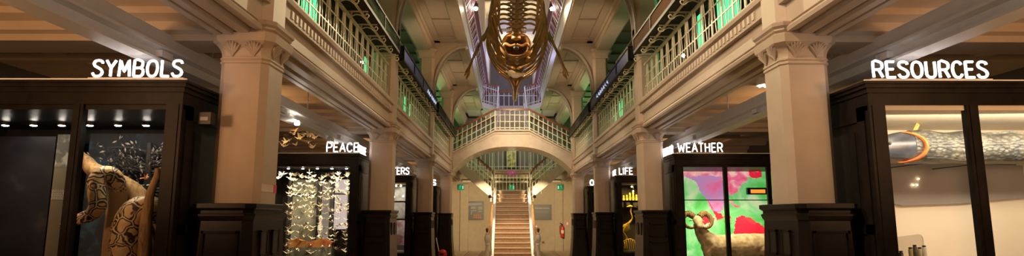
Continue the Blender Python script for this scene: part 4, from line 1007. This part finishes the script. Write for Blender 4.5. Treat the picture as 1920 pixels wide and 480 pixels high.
# smoke detectors and ring lamp under the right aisle beam
t = empty('ring_lamp', (3.28, 8.05, 3.42), 'round ceiling lamp with a sparkling bulb ring in the right aisle', 'lamp')
MB().lathe((3.42, 8.05, 3.40), [(.06, 0), (.11, .0), (.12, .03), (.12, .10)], 20).build('housing', 'whiteiron', t, smooth=True)
for q in range(6): MB().ell((3.42+.08*math.cos(q*1.047), 8.05+.08*math.sin(q*1.047), 3.395), .012, .012, .01, 8, 6).build('bulb', 'bright', t)
tag(MB().lathe((-3.58, 9.1, 2.9), [(.02, 0), (.035, .01), (.03, .06)], 12).build('track_spotlight', 'bright'), 'bright track spotlight on the left service beam beside the near column', 'spotlight')
bpy.data.objects['track_spotlight'].location = (-3.07, 8.1, 2.84)
t = empty('track_spotlight', (-3.06, 9.75, 2.80), 'small round track spotlight under the left service beam', 'spotlight')
MB().lathe((-3.1, 9.75, 2.80), [(.03, 0), (.06, .02), (.06, .06), (.03, .10)], 14).build('housing', 'trunk', t, smooth=True)
MB().lathe((-3.1, 9.75, 2.79), [(.001, 0), (.04, .006), (.045, .012)], 14).build('lens', 'lamp', t, smooth=True)
# ------------------------------------------------------------------ main staircase
SX = .0; HW = .66; ys = 20.55; N = 16; rise = 2.65/N; run = .29; yl = ys+run*(N-1)
t = empty('main_staircase', (SX, (ys+yl)/2, 0), 'central carpeted staircase rising to the half landing', 'staircase')
st = MB(); cpt = MB(); ns_ = MB()
for i in range(N):
    y = ys+run*i; z = rise*(i+1)
    st.box(-HW-.06, HW+.06, y, yl+.3, z-rise, z-.02)
    cpt.box(-HW+.02, HW-.02, y-.012, y+run+.01, z-.02, z); cpt.box(-HW+.02, HW-.02, y-.012, y, z-rise, z-.035)
    ns_.box(-HW+.02, HW-.02, y-.035, y-.010, z-.028, z+.003)
st.build('stair_body', 'stone', t); cpt.build('carpet', 'carpet', t); ns_.build('nosing', 'nosing', t)
for s in (-1, 1):
    x = s*(HW+.03)
    p = [(ys-.14, 0), (ys-.14, .20), (yl+.02, 2.65+.14), (yl+.3, 2.65+.14), (yl+.3, 0)]
    MB().prism(p, x-.045, x+.045, 'x').build('stringer', 'whiteiron', t)
    h = []
    for a, b in (((ys-.1, 1.0), (yl+.1, 3.50)),):
        MB().tube([(s*.84, ys-.30, .96), (s*.79, ys-.1, 1.04), (s*.755, ys+.2, 1.22), (s*.74, yl+.1, 3.52)], .032, 10).build('handrail', 'goldrail', t, smooth=True)
    for i in range(14):
        y = ys+.2+i*.33; zb = .14+(y-ys)*2.65/(yl-ys)
        MB().box(s*.74-.012, s*.74+.012, y-.012, y+.012, zb, zb+.92).build('baluster', 'whiteiron', t)
    MB().tube(cat_rom([(s*.835, ys-.28, .82), (s*.78, ys-.18, .76), (s*.74, ys-.1, .62), (s*.72, ys-.06, .3)], 5), .022, 8).build('scroll_bracket', 'whiteiron', t, smooth=True)
    n = empty('newel_post', (s*.86, ys-.32, 0), 'turned white newel post with dark knob at the %s foot of the main stairs' % ('left' if s < 0 else 'right'), 'newel post', 'newel posts of the main stairs')
    MB().lathe((s*.86, ys-.32, 0), [(.10, 0), (.10, .12), (.06, .14), (.055, .5), (.05, .62), (.075, .66), (.05, .69), (.085, .78), (.095, .88), (.06, .96), (.045, 1.0), (.06, 1.02), (.045, 1.05)], 18).build('turned_shaft', 'whiteiron', n, smooth=True)
    MB().lathe((s*.86, ys-.32, 1.05), [(.03, 0), (.035, .05), (.05, .09), (.045, .13), (.01, .16)], 14).build('dark_knob', 'handrail', n, smooth=True)
    sp = empty('stair_spotlight', (s*.86, 23.0, 2.28), 'small black spotlight clipped beside the main stairs on the %s' % ('left' if s < 0 else 'right'), 'spotlight', 'spotlights beside the main stairs')
    MB().lathe((s*.86, 23.0, 2.28), [(.03, 0), (.055, .01), (.055, .10), (.03, .13)], 12).build('housing', 'black', sp, smooth=True)
    MB().box(*sorted((s*.76, s*.92)), 22.98, 23.02, 2.30, 2.34).build('clamp_arm', 'black', sp)
# half landing with its back balustrade
g = MB().box(-.9, .9, yl+.2, yl+1.75, 2.43, 2.65); g.box(-.9, .9, yl+.28, yl+.36, 2.2, 2.5)
struct('floor_half_landing', g, 'stone')
t = empty('landing_balustrade', (0, yl+1.7, 2.65), 'cream grid balustrade with brown handrail behind the half landing', 'balustrade')
rail_run(t, [(-.86, yl+1.68, 2.65), (.86, yl+1.68, 2.65)], .82, 'handrail', 'iron', .15, (.12, .55, .8), .02, (.07, .06))
# side flights from the half landing up to gallery one
for s, side in ((-1, 'left'), (1, 'right')):
    t = empty('side_flight', (s*1.5, yl+.9, 2.4), 'short %s flight rising from the half landing to the gallery' % side, 'stairs', 'side flights under the bridge')
    b = MB(); nn = 6; r_ = (3.72-2.65)/nn; go = 1.32/nn
    for i in range(nn):
        x0 = .9+go*i; b.box(*sorted((s*x0, s*(x0+go+.03))), yl+.3, yl+1.6, 2.65+r_*i-.06, 2.65+r_*(i+1))
    b.build('steps', 'carpet', t)
    # front and back stringers: parallelogram panels
    pr = [(.86, 2.36), (.86, 2.80), (2.22, 3.98), (2.42, 3.98), (2.42, 3.60), (2.25, 3.50)]
    for yy in (yl+.24, yl+1.62):
        MB().prism([(s*x, z) for x, z in pr], yy, yy+.08, 'y').build('stringer', 'stone', t)
    MB().prism([(s*x, z) for x, z in [(.86, 2.36), (.86, 2.46), (2.26, 3.60), (2.34, 3.56)]], yl+.3, yl+1.62, 'y').build('sloping_soffit', 'stone', t)
    bt = empty('flight_balustrade', (s*1.5, yl+.26, 2.8), 'cream balustrade with brown handrail on the %s side flight' % side, 'balustrade', 'balustrades of the side flights')
    rail_run(bt, [(s*.88, yl+.27, 2.80), (s*2.2, yl+.27, 3.94)], .76, 'handrail', 'iron', .115, (.28, .6), .02, (.07, .07))
    rail_run(bt, [(s*.88, yl+1.66, 2.80), (s*2.2, yl+1.66, 3.94)], .76, 'handrail', 'iron', .2, (.28, .6), .02, (.05, .05))
    MB().tube([(s*.80, yl-.1, 3.35), (s*.84, yl+.1, 3.50), (s*.88, yl+.27, 3.56)], .032, 8).build('rail_turn', 'goldrail', bt, smooth=True)

# ------------------------------------------------------------------ arched bridge across the nave
by0, by1 = 22.45, 24.0
t = empty('arched_bridge', (0, (by0+by1)/2, 3.4), 'cream arched bridge stair spanning the nave between the far columns', 'bridge')
arc = []
for i in range(25):
    x = -2.26*math.cos(math.pi*i/24); arc.append((x, 3.34+.88*(1-abs(x/2.26)**2.6)))
top = [(2.28, 3.98), (.66, 4.84), (-.66, 4.84), (-2.28, 3.98)]
for y in (by0, by1-.1):
    MB().prism(arc+top, y, y+.10, 'y').build('arched_side', 'stone', t)
    MB().prism(arc+[(x*1.0, z+.045) for x, z in arc[::-1]], y-.025, y, 'y').build('arch_moulding', 'stone', t)
    m = MB()
    for a, b in zip(top[:-1], top[1:]):
        m.bar((a[0], y-.01, a[1]), (b[0], y-.01, b[1]), .15, .05)
        m.bar((a[0], y-.012, a[1]-.12), (b[0], y-.012, b[1]-.12), .03, .02)
    m.build('top_moulding', 'stone', t)
MB().prism(arc+[(x, z+.06) for x, z in arc[::-1]], by0+.1, by1-.1, 'y').build('arch_soffit', 'stone', t, smooth=True)
sd = MB()
for s in (-1, 1):
    for i in range(6):
        x0 = 2.26-.265*i; z = 3.72+.175*(i+1)-.0
        sd.box(*sorted((s*x0, s*(x0-.30))), by0+.1, by1-.1, z-.22, min(z, 4.80))
sd.box(-.66, .66, by0+.1, by1-.1, 4.66, 4.80); sd.build('steps', 'carpet', t)
for y, lab, gap in ((by0+.05, 'front', .18), (by1-.05, 'rear', .2)):
    b = empty('bridge_balustrade', (0, y, 4.0), 'cream grid balustrade with brown handrail on the %s of the arched bridge' % lab, 'balustrade', 'balustrades of the arched bridge')
    rail_run(b, [(-2.26, y, 4.0), (-.66, y, 4.86), (.66, y, 4.86), (2.26, y, 4.0)] if lab == 'front' else [(-2.26, y, 4.0), (-.66, y, 4.86)], .80, 'handrail', 'iron', gap, (.12, .42, .74), .024, (.085, .075))
    if lab == 'rear': rail_run(b, [(.66, y, 4.86), (2.26, y, 4.0)], .80, 'handrail', 'iron', gap, (.12, .42, .74), .024, (.085, .075))
    if lab == 'front':
        for x in (-.66, .66): MB().box(x-.025, x+.025, y-.025, y+.025, 4.86, 5.68).build('post', 'iron', b)
# upper flight from the bridge to the top gallery
t = empty('upper_flight', (0, 26, 4.8), 'white upper flight of steps climbing from the bridge to the top gallery', 'stairs')
n = 12; b = MB(); rz_ = (6.86-4.84)/n; ry_ = (28.1-24.0)/n
for i in range(n):
    b.box(-.6, .6, 24.0+ry_*i, 24.0+ry_*(i+1)+.03, 4.84+rz_*i-.06, 4.84+rz_*(i+1)-.06)
b.build('steps', 'stone', t)
MB().prism([(23.95, 4.64), (23.95, 4.80), (28.2, 6.86), (28.2, 6.66)], -.6, .6, 'x').build('sloping_soffit', 'stone', t)
for s in (-1, 1):
    MB().prism([(23.95, 4.60), (23.95, 4.92), (28.2, 7.0), (28.2, 6.62)], s*.63-.03, s*.63+.03, 'x').build('stringer', 'whiteiron', t)
    MB().tube([(s*.64, 23.95, 5.66), (s*.64, 28.2, 7.78)], .03, 8).build('handrail', 'whiteiron', t)
    for i in range(17):
        f = i/16; MB().box(s*.64-.012, s*.64+.012, 24.0+4.15*f-.012, 24.0+4.15*f+.012, 4.9+2.05*f, 5.68+2.08*f).build('baluster', 'whiteiron', t)

# ------------------------------------------------------------------ gallery one across the back
t = empty('back_balustrade', (0, 27.56, 3.74), 'white balustrade of the gallery behind the half landing', 'balustrade')
rail_run(t, [(-2.25, 27.56, 3.74), (2.25, 27.56, 3.74)], .96, 'whiteiron', 'whiteiron', .2, (.14,), .026, (.05, .05))
for x in (-.9, .9): MB().box(x-.02, x+.02, 27.54, 27.58, 3.3, 4.7).build('post', 'whiteiron', t)
w = MB().box(-2.6, 2.6, 30.2, 30.3, 3.72, 6.6); struct('wall_gallery_back', w, 'greywall')
t = empty('framed_print', (0, 30.1, 3.95), 'black framed olive picture on the wall behind the back gallery', 'picture')
MB().box(-.34, .34, 30.12, 30.18, 3.95, 5.05).build('frame', 'black', t)
MB().box(-.24, .24, 30.10, 30.125, 4.05, 4.95).build('print', ramp_mat('olive_print', [(.4, (.10, .12, .04)), (.6, (.55, .50, .20))], scale=6, rough=.5, emis=0), t)
t = empty('pink_sign', (0, 27.40, 3.46), 'small pink lit sign hanging at the centre of the back gallery edge', 'sign')
MB().box(-.19, .19, 27.38, 27.43, 3.46, 3.66).build('sign_face', 'pinksign', t)
ar_ = MB().bar((-.10, 27.375, 3.56), (.08, 27.375, 3.56), .004, .02).bar((.03, 27.375, 3.60), (.10, 27.375, 3.56), .004, .02).bar((.03, 27.375, 3.52), (.10, 27.375, 3.56), .004, .02)
ar_.build('arrow_mark', 'white', t)
# exit signs: running figure, arrow and door
for i, (x, y) in enumerate(((-2.36, 27.9), (0, 26.7), (2.28, 27.9))):
    w_ = .27 if i != 1 else .25
    z0 = 2.80 if i != 1 else 2.74
    t = empty('exit_sign', (x, y, z0), ['left green exit sign on the back wall', 'middle green exit sign above the main stairs', 'right green exit sign on the back wall'][i], 'exit sign', 'green exit signs')
    MB().box(x-w_/2, x+w_/2, y-.03, y, z0, z0+.25).build('sign_box', emit('green_sign_%d' % i, (.0, .42, .10), .5), t)
    m = MB(); yy = y-.034
    fx = x-.045 if i < 2 else x+.045; d_ = 1 if i < 2 else -1
    m.ell((fx+.01*d_, yy, z0+.195), .016, .004, .016, 8, 6)
    for a, b_ in (((0, .175), (-.012, .11)), ((-.012, .11), (.03, .075)), ((.03, .075), (.025, .035)), ((-.012, .11), (-.035, .07)), ((-.035, .07), (-.07, .065)), ((0, .165), (.04, .13)), ((0, .165), (-.045, .14))):
        m.bar((fx+a[0]*d_, yy, z0+a[1]), (fx+b_[0]*d_, yy, z0+b_[1]), .004, .014, (0, 1, 0))
    m.build('running_figure', emit('sign_white_%d' % i, (.8, 1, .85), .6), t)
    dr = MB().box(x+.03*d_+(.02 if d_ > 0 else -.08), x+.03*d_+(.08 if d_ > 0 else -.02), yy-.002, yy+.002, z0+.05, z0+.2)
    dr.build('door_mark', emit('sign_white_b_%d' % i, (.8, 1, .85), .6), t)
    if i == 1:
        for xx in (-.1, .1): MB().box(x+xx-.004, x+xx+.004, y-.018, y-.010, z0+.25, 3.3).build('chain', 'black', t)
# service conduits under the back gallery
tag(MB().box(-2.3, 2.3, 27.75, 27.85, 3.18, 3.24).box(-1.5, -1.46, 27.78, 27.82, 3.2, 3.3).box(1.46, 1.5, 27.78, 27.82, 3.2, 3.3).build('cable_tray', 'trunk'), 'pale cable tray under the back gallery ceiling', 'cable tray')
# information boards
M['board'] = mat('dark_grey_board', (.075, .075, .078), .45)
M['textgrey'] = mat('printed_light_grey', (.42, .42, .42), .6)
rnd = random.Random(9)
t = empty('information_board', (-1.81, 28.04, 1.43), 'dark grey information board with columns of text and orange pictures, left of the stairs', 'information board')
MB().box(-2.32, -1.30, 28.02, 28.06, 1.43, 2.29).build('panel', 'board', t)
tx = MB()
tx.box(-2.24, -2.06, 28.012, 28.02, 2.235, 2.25)
for i in range(5): tx.box(-2.24, -1.38-rnd.random()*.05-(.3 if i == 4 else 0), 28.012, 28.02, 2.185-i*.025, 2.199-i*.025)
for (x0_, x1_, z, n_) in ((-2.24, -1.98, 2.02, 2), (-1.90, -1.64, 2.02, 5), (-1.56, -1.36, 2.02, 6), (-2.24, -1.98, 1.86, 6), (-1.90, -1.64, 1.85, 2), (-1.56, -1.36, 1.82, 2), (-2.24, -2.0, 1.69, 3), (-1.90, -1.82, 1.78, 6), (-2.22, -2.12, 1.60, 5)):
    for i in range(n_): tx.box(x0_, x1_-rnd.random()*.05, 28.012, 28.02, z-i*.024, z+.011-i*.024)
tx.build('text_lines', 'textgrey', t)
im = MB()
for i in range(4):
    for j in range(2): im.box(-1.78+i*.095, -1.71+i*.095, 28.012, 28.02, 1.50+j*.10, 1.58+j*.10)
im.build('orange_pictures', mat('orange_print', (.45, .16, .05), .6), t)
t = empty('information_board', (1.45, 28.04, 1.43), 'plain slate information board with one pale heading line, right of the stairs', 'information board')
MB().box(1.03, 1.87, 28.02, 28.06, 1.43, 2.13).build('panel', 'board', t)
tx = MB(); x = 1.09
while x < 1.76:
    w_ = rnd.uniform(.02, .06); tx.box(x, x+w_, 28.012, 28.02, 1.93, 1.97); tx.box(x, x+w_*.8, 28.012, 28.02, 1.985, 2.0); x += w_+.014
for i in range(4): tx.box(1.09, 1.78-.1*rnd.random(), 28.016, 28.02, 1.83-i*.03, 1.834-i*.03)
tx.build('heading_line', 'textgrey', t)
# fire extinguisher, its sign, switches and outlet
t = empty('fire_extinguisher', (2.36, 27.86, .62), 'red fire extinguisher hanging at the right of the back wall', 'fire extinguisher')
MB().lathe((2.36, 27.88, .62), [(.06, 0), (.085, .02), (.085, .45), (.07, .51), (.03, .55)], 18).build('cylinder', 'red', t, smooth=True)
MB().lathe((2.36, 27.88, 1.17), [(.028, 0), (.028, .04), (.02, .06)], 12).build('valve', 'black', t, smooth=True)
MB().bar((2.36, 27.88, 1.23), (2.25, 27.84, 1.28), .02, .025).bar((2.36, 27.88, 1.20), (2.27, 27.84, 1.20), .02, .012).build('lever', 'black', t)
MB().tube(cat_rom([(2.34, 27.86, 1.20), (2.25, 27.83, 1.16), (2.23, 27.82, .95), (2.26, 27.81, .75)], 5), .012, 8).build('hose', 'black', t, smooth=True)
MB().box(2.30, 2.42, 27.79, 27.80, .80, .95).build('instruction_label', mat('label_cream', (.75, .6, .5), .6), t)
MB().box(2.34, 2.38, 27.95, 28.0, .9, 1.1).build('wall_hook', 'black', t)
t = empty('extinguisher_sign', (2.60, 28.0, 1.2), 'small pink-red square sign above right of the extinguisher', 'sign')
MB().box(2.54, 2.68, 27.99, 28.0, 1.16, 1.34).build('plate', mat('faded_red_sign', (.75, .28, .25), .6), t)
MB().box(2.58, 2.64, 27.985, 27.99, 1.20, 1.30).build('symbol', 'white', t)
tag(MB().box(1.12, 1.20, 28.04, 28.06, 1.08, 1.16).box(1.13, 1.15, 28.03, 28.04, 1.10, 1.14).box(1.17, 1.19, 28.03, 28.04, 1.10, 1.14).build('switch_plate', 'white'), 'pale switch plate under the slate board', 'switch')
tag(MB().box(1.02, 1.10, 28.04, 28.06, 1.18, 1.26).box(1.045, 1.075, 28.03, 28.04, 1.2, 1.24).build('thermostat', mat('dull_green_plate', (.25, .26, .2), .5)), 'dull small wall plate above left of the switch', 'wall plate')
tag(MB().box(-1.08, -.98, 28.04, 28.06, 1.12, 1.24).box(-1.06, -1.0, 28.03, 28.04, 1.19, 1.22).build('wall_notice', mat('dusty_pink_plate', (.5, .3, .25), .5)), 'dusty pink wall plate left of the stairs', 'wall plate')
tag(MB().box(1.42, 1.54, 28.03, 28.06, .36, .44).box(1.44, 1.47, 28.02, 28.03, .38, .42).box(1.49, 1.52, 28.02, 28.03, .38, .42).build('wall_socket', mat('brown_socket', (.2, .12, .06), .5)), 'brown double socket low on the back wall', 'socket')
tag(MB().lathe((1.40, 28.0, 2.62), [(.02, 0), (.035, .03), (.03, .2), (.01, .24)], 10).build('wall_lamp', 'white', smooth=True), 'slim white wall lamp above the slate board', 'wall lamp')
# red bag and grey strap at the foot of the far left column
t = empty('red_bag', (-2.44, 21.9, 0), 'red and black bag on the floor by the far left column', 'bag')
b = MB().ell((-2.42, 20.9, .30), .15, .14, .16, 14, 10); bo = b.build('bag_body', 'red', t, smooth=True)
MB().box(-2.5, -2.36, 20.75, 20.77, .26, .34).build('black_patch', 'black', t)
MB().tube(cat_rom([(-2.55, 20.9, .38), (-2.60, 20.92, .60), (-2.66, 20.95, .85)], 4), .02, 8).build('grey_strap', 'trunk', t, smooth=True)
t2 = empty('black_stool', (-2.42, 20.9, 0), 'low black stool under the red bag', 'stool')
MB().box(-2.60, -2.2, 20.75, 21.05, .11, .15).build('seat', 'black', t2)
for a in (-2.58, -2.24):
    for c in (20.77, 21.01): MB().box(a, a+.03, c, c+.03, 0, .11).build('leg', 'black', t2)
# ------------------------------------------------------------------ whale skeleton hung in the nave
t = empty('whale_skeleton', (.03, 12.5, 5.0), 'ochre whale skeleton hanging head away in the middle of the nave', 'whale skeleton')
WX = .04
def sp_z(y): return 6.12-.012*max(0, y-8)**1.2
# vertebrae
n = 0
for i in range(22):
    y = 7.6+i*.31; z = sp_z(y); m = MB()
    m.lathe((WX, y, z), [(.02, -.11), (.115, -.10), (.12, 0), (.115, .10), (.02, .11)], 10)
    m.prism([(WX-.025, z+.05), (WX+.025, z+.05), (WX+.012, z+.36), (WX-.012, z+.36)], y-.06, y+.06, 'y')
    for s in (-1, 1): m.tube([(WX+s*.06, y, z), (WX+s*.16, y+.01, z-.02), (WX+s*.24, y+.02, z-.03)], [.055, .04, .02], 8, sq=.6)
    m.ell((WX, y, z-.09), .06, .10, .05, 10, 6)
    m.build('vertebra', 'bone', t, smooth=True)
# ribs: from the spine out, down the flank and swept towards the head; the rear ones are short
NR = 18
for i in range(NR):
    y = 8.2+i*.305; z = sp_z(y); u = i/(NR-1); e = u*u*(3-2*u)
    wd = .22+.47*e-.06*max(0, u-.8)/.2; D = .42+.72*e; tipx = .46*(1-e)+.16*e; sw = .75+.85*e-.95*max(0, u-.6)/.4
    for s in (-1, 1):
        j = random.uniform(-.02, .02)
        pts = cat_rom([(WX+s*.10, y, z-.02), (WX+s*(wd*.5), y+.02, z+.05), (WX+s*(wd*.9), y+.12, z-.06), (WX+s*(wd+j), y+.22*sw, z-.28*D-.05), (WX+s*(wd*.99+.02+j), y+.48*sw, z-.58*D), (WX+s*lerp(tipx, wd, .6), y+.80*sw, z-.86*D), (WX+s*(tipx+.04*(i % 2)), y+1.05*sw, z-D)], 5)
        k = len(pts); MB().tube(pts, [.036-.014*q/k for q in range(k)], 8, sq=.75).build('rib', 'bone', t, smooth=True)
# skull: broad bowl, then the long rostrum
b = MB()
def sec(y, hw, zt_, zb_, n=18, dip=0):
    out = []
    for q in range(n):
        a = 2*math.pi*q/n; x = math.cos(a); z = math.sin(a)
        out.append((WX+hw*math.copysign(abs(x)**.8, x), y, lerp(zb_, zt_, .5+.5*z)-dip*(1-abs(x))*(z > 0)))
    return out
b.loft([sec(14.9, .08, 5.92, 5.74), sec(14.6, .24, 6.0, 5.62), sec(14.3, .33, 6.10, 5.56), sec(14.25, .36, 6.14, 5.53), sec(14.35, .39, 6.16, 5.50), sec(14.6, .40, 6.14, 5.50), sec(14.95, .36, 6.05, 5.42), sec(15.25, .24, 5.85, 5.32), sec(15.6, .15, 5.60, 5.22), sec(16.2, .10, 5.38, 5.14), sec(16.8, .07, 5.24, 5.07), sec(17.3, .03, 5.14, 5.06)])
sk = b.build('skull', 'skullbone', t, smooth=True)
MB().ell((WX, 14.22, 5.72), .075, .06, .06, 12, 8).build('skull_opening', 'black', sk, smooth=True)
for s in (-1, 1):
    MB().ell((WX+s*.32, 14.6, 5.50), .10, .2, .10, 12, 8).build('cheek_bone', 'bone', sk, smooth=True)
    MB().tube(cat_rom([(WX+s*.44, 14.0, 5.55), (WX+s*.40, 14.3, 5.36), (WX+s*.28, 14.7, 5.22), (WX+s*.13, 15.1, 5.12), (WX+s*.06, 15.7, 5.05), (WX+s*.04, 16.6, 5.0), (WX+s*.02, 17.3, 4.98)], 5), [.09, .09, .085, .085, .08, .08, .075, .075, .07, .07]+[.062]*10+[.05]*6+[.04, .038, .034, .03, .02], 10).build('jaw_bone', 'bone', t, smooth=True)
    # long blades inside the chest (shoulder blades and hyoid)
    MB().tube(cat_rom([(WX+s*.48, 12.6, 6.0), (WX+s*.52, 13.0, 5.75), (WX+s*.45, 13.4, 5.45), (WX+s*.30, 13.7, 5.2)], 5), [.03]+[.085]*9+[.07, .06, .05, .04, .03, .02], 8, sq=.35).build('shoulder_blade', 'bone', t, smooth=True)
    MB().tube(cat_rom([(WX+s*.02, 14.2, 5.80), (WX+s*.14, 14.24, 5.78), (WX+s*.26, 14.26, 5.84), (WX+s*.34, 14.3, 5.76)], 4), .035, 8).build('brow_ridge', 'bone', sk, smooth=True)
    MB().tube(cat_rom([(WX+s*.05, 13.9, 5.12), (WX+s*.20, 14.2, 5.25), (WX+s*.36, 14.5, 5.40)], 5), [.05, .05, .05, .045, .045, .04, .04, .035, .03, .03, .02], 8, sq=.6).build('hyoid_bone', 'bone', t, smooth=True)
    # flipper: humerus, forearm pair, wrist, finger bones
    f = [(WX+s*.60, 12.8, 5.74), (WX+s*.78, 12.95, 5.55), (WX+s*.98, 13.25, 5.25), (WX+s*1.10, 13.5, 5.05)]
    MB().tube([f[0], Vector(f[0]).lerp(Vector(f[1]), .5), f[1]], [.085, .05, .065], 10).build('humerus', 'bone', t, smooth=True)
    for q in (-1, 1):
        o = Vector((0, q*.05, q*.01))
        MB().tube([Vector(f[1])+o*.6, (Vector(f[1])+Vector(f[2]))/2+o, Vector(f[2])+o*.8], [.036, .025, .034], 8).build('forearm_bone', 'bone', t, smooth=True)
    for q in range(5):
        o = Vector((0, (q-2)*.045, 0)); e = Vector(f[3])+Vector((s*(.12-.03*abs(q-1)), (q-2)*.09+.15, -.26+.06*abs(q-2)))
        p = [Vector(f[2])+o*.7, Vector(f[2]).lerp(Vector(f[3]), .5)+o*.9, Vector(f[3])+o, (Vector(f[3])+o+e)/2, e]
        MB().tube(cat_rom(p, 3), [.016 if k % 3 else .022 for k in range(12)]+[.009], 7).build('finger_bone', 'bone', t, smooth=True)
# breastbone: irregular plate, lamplight painted in as paler bone
b = MB().prism([(WX-.26, 13.75), (WX-.12, 13.68), (WX+.02, 13.95), (WX+.20, 14.02), (WX+.30, 14.10), (WX+.12, 14.16), (WX+.02, 14.34), (WX-.08, 14.30), (WX-.14, 14.12), (WX-.24, 13.98)], 4.985, 5.03, 'z')
b.build('breastbone', 'litbone', t)
MB().tube(cat_rom([(WX-.40, 13.85, 5.02), (WX-.28, 13.98, 4.98), (WX-.12, 14.05, 4.98)], 4), .022, 8).build('loose_rib_tip', 'litbone', t, smooth=True)
for i in range(8):
    y = 10.2+i*.38
    m = MB().ell((WX+random.uniform(-.02, .02), y+.3, 4.99+.01*i), .05, .12, .03, 10, 6); m.build('sternum_piece', 'bone', t, smooth=True) if i > 5 else None
for i, (x, y, z) in enumerate(((WX-.12, 16.0, 5.6), (WX+.12, 16.0, 5.6), (WX-.05, 13.0, 6.3), (WX+.05, 9.0, 6.3))):
    tag(MB().tube([(x, y, z), (x+(x-WX)*1.5, y, 10.3)], .006, 6).build('suspension_cable', 'trunk'), ['thin cable holding the left of the whale skull', 'thin cable holding the right of the whale skull', 'thin cable holding the whale chest', 'thin cable holding the whale back'][i], 'cable')
# ------------------------------------------------------------------ lights
W = bpy.data.worlds.new('world'); bpy.context.scene.world = W; W.use_nodes = True
W.node_tree.nodes['Background'].inputs[0].default_value = (1, .60, .34, 1); W.node_tree.nodes['Background'].inputs[1].default_value = .10
WARM = (1, .66, .36)
# nave: warm lamps high along the gallery edges, lighting the opposite side
for y in (3.0, 8.2, 14.0, 19.5):
    spot((-1.1, y, 6.4), (2.3, y+2.2, 2.6), 700 if y < 4 else 380, 95, (1, .70, .44), r=.15)
    spot((1.1, y, 6.4), (-2.3, y+2.2, 3.0), 170, 95, (1, .56, .28), r=.15)
for y, e1, e2 in ((5.35, 260, 60), (11.1, 130, 60), (16.8, 110, 60)):
    spot((-1.3, y, 5.2), (2.3, y, 2.4), e1, 70, (1, .76, .52), r=.12)
    spot((1.3, y, 5.2), (-2.3, y, 2.4), e2, 70, (1, .66, .40), r=.12)
for y in (5.6, 11.3, 17.0):
    for s in (-1, 1): spot((s*.2, y, 2.2), (s*3.15, y+2.9, 3.05), 60, 46, (1, .84, .70), r=.1)  # unseen lamps added low in the nave to brighten the service beams
# unseen lamps added in mid-air to light the soffits
for y in (9, 14.5, 20, 25.5):
    for s in (-1, 1): spot((s*1.95, y, 5.0), (s*1.85, y+.4, 6.6), 22, 120, (1, .74, .48), r=.1)
# skylight zone and roof
for y in (12, 18, 24, 29): spot((0, y, 8.4), (0, y, 10.3), 200, 88, (1, .84, .62), r=.2)
for s in (-1, 1): spot((s*.7, 20.5, 9.0), (.1, 13.0, 5.6), 2200, 24, (1, .80, .46), r=.08)
spot((.5, 12.0, 3.9), (.08, 14.0, 5.0), 26, 20, (1, .88, .66), r=.04)
spot((0, 6.0, 4.2), (0, 13.0, 5.5), 95, 45, (1, .82, .48), r=.1)
# violet-blue glow at the far end and along the top fascias
for s in (-1, 1):
    spot((s*.3, 25.5, 9.6), (s*1.4, 26.5, 7.0), 60, 110, (.45, .48, 1), r=.15)
    for y in (13, 19): spot((-s*.9, y, 9.3), (s*1.4, y+2, 7.4), 26, 110, (.72, .55, 1), r=.15)
point((0, 27.6, 9.2), 70, (.5, .52, 1), .2)
# green glow in the far upper galleries
for s in (-1, 1):
    point((s*3.4, 25.5, 5.2), 42, (.45, 1, .30), .2); point((s*3.9, 28.6, 5.4), 25, (.4, 1, .3), .2)
    point((s*3.6, 9.3, 4.6), 6, (.3, 1, .5), .2); point((s*3.6, 17.8, 4.6), 6, (.3, 1, .45), .2)
# aisles under gallery one
for k in range(5):
    for s in (-1, 1):
        y = CY0+SP*k-2.6
        point((s*3.9, y+.6, 2.95), 14, (1, .54, .24), .12)
# service beams, seen from the nave
spot((-.4, .4, 2.4), (-3.1, 2.9, 3.35), 105, 56, (1, .85, .72), r=.1)
spot((.2, .4, 2.4), (3.2, 3.1, 3.35), 105, 56, (1, .85, .72), r=.1)
# near bay, lighting the faces turned to the camera
for s in (-1, 1): spot((s*4.4, 1.4, 2.3), (s*4.3, 5.2, 3.85), 220 if s < 0 else 180, 92, (1, .52, .24), r=.35)
spot((-1.9, 1.0, 3.2), (-2.5, 5.2, 3.0), 60, 44, (1, .44, .16), r=.3)
spot((1.0, .6, 3.2), (2.8, 5.2, 2.2), 22, 80, (1, .72, .52), r=.1)
# stair and back wall
spot((0, 21.2, 5.9), (0, 21.7, .5), 1500, 34, (1, .76, .48), r=.1)
spot((0, 17.5, 6.0), (0, 22.0, .8), 700, 24, (1, .76, .48), r=.1)
for s in (-1, 1):
    spot((s*.95, 23.1, 2.32), (s*1.30, 28.1, 1.75), 520, 56, (1, .76, .42), r=.05)
    spot((s*1.9, 24.3, 2.2), (s*2.2, 28.1, .9), 90, 80, (1, .68, .36), r=.1)
point((0, 21.2, 3.1), 25, (1, .75, .5), .2)
spot((0, 19.0, 5.9), (0, 22.6, 4.5), 260, 60, (1, .76, .5), r=.1)
point((0, 25.6, 4.2), 22, (1, .85, .6), .2)
point((0, 29.0, 5.4), 40, (1, .82, .6), .2)
v = bpy.context.scene.view_settings
v.view_transform = 'Standard'; v.look = 'None'; v.gamma = 1; v.use_curve_mapping = False; v.exposure = 0.12
bpy.context.scene.cycles.use_denoising = True
bpy.context.scene.cycles.max_bounces = 8
bpy.context.scene.cycles.transparent_max_bounces = 16
bpy.context.scene.cycles.sample_clamp_indirect = 4
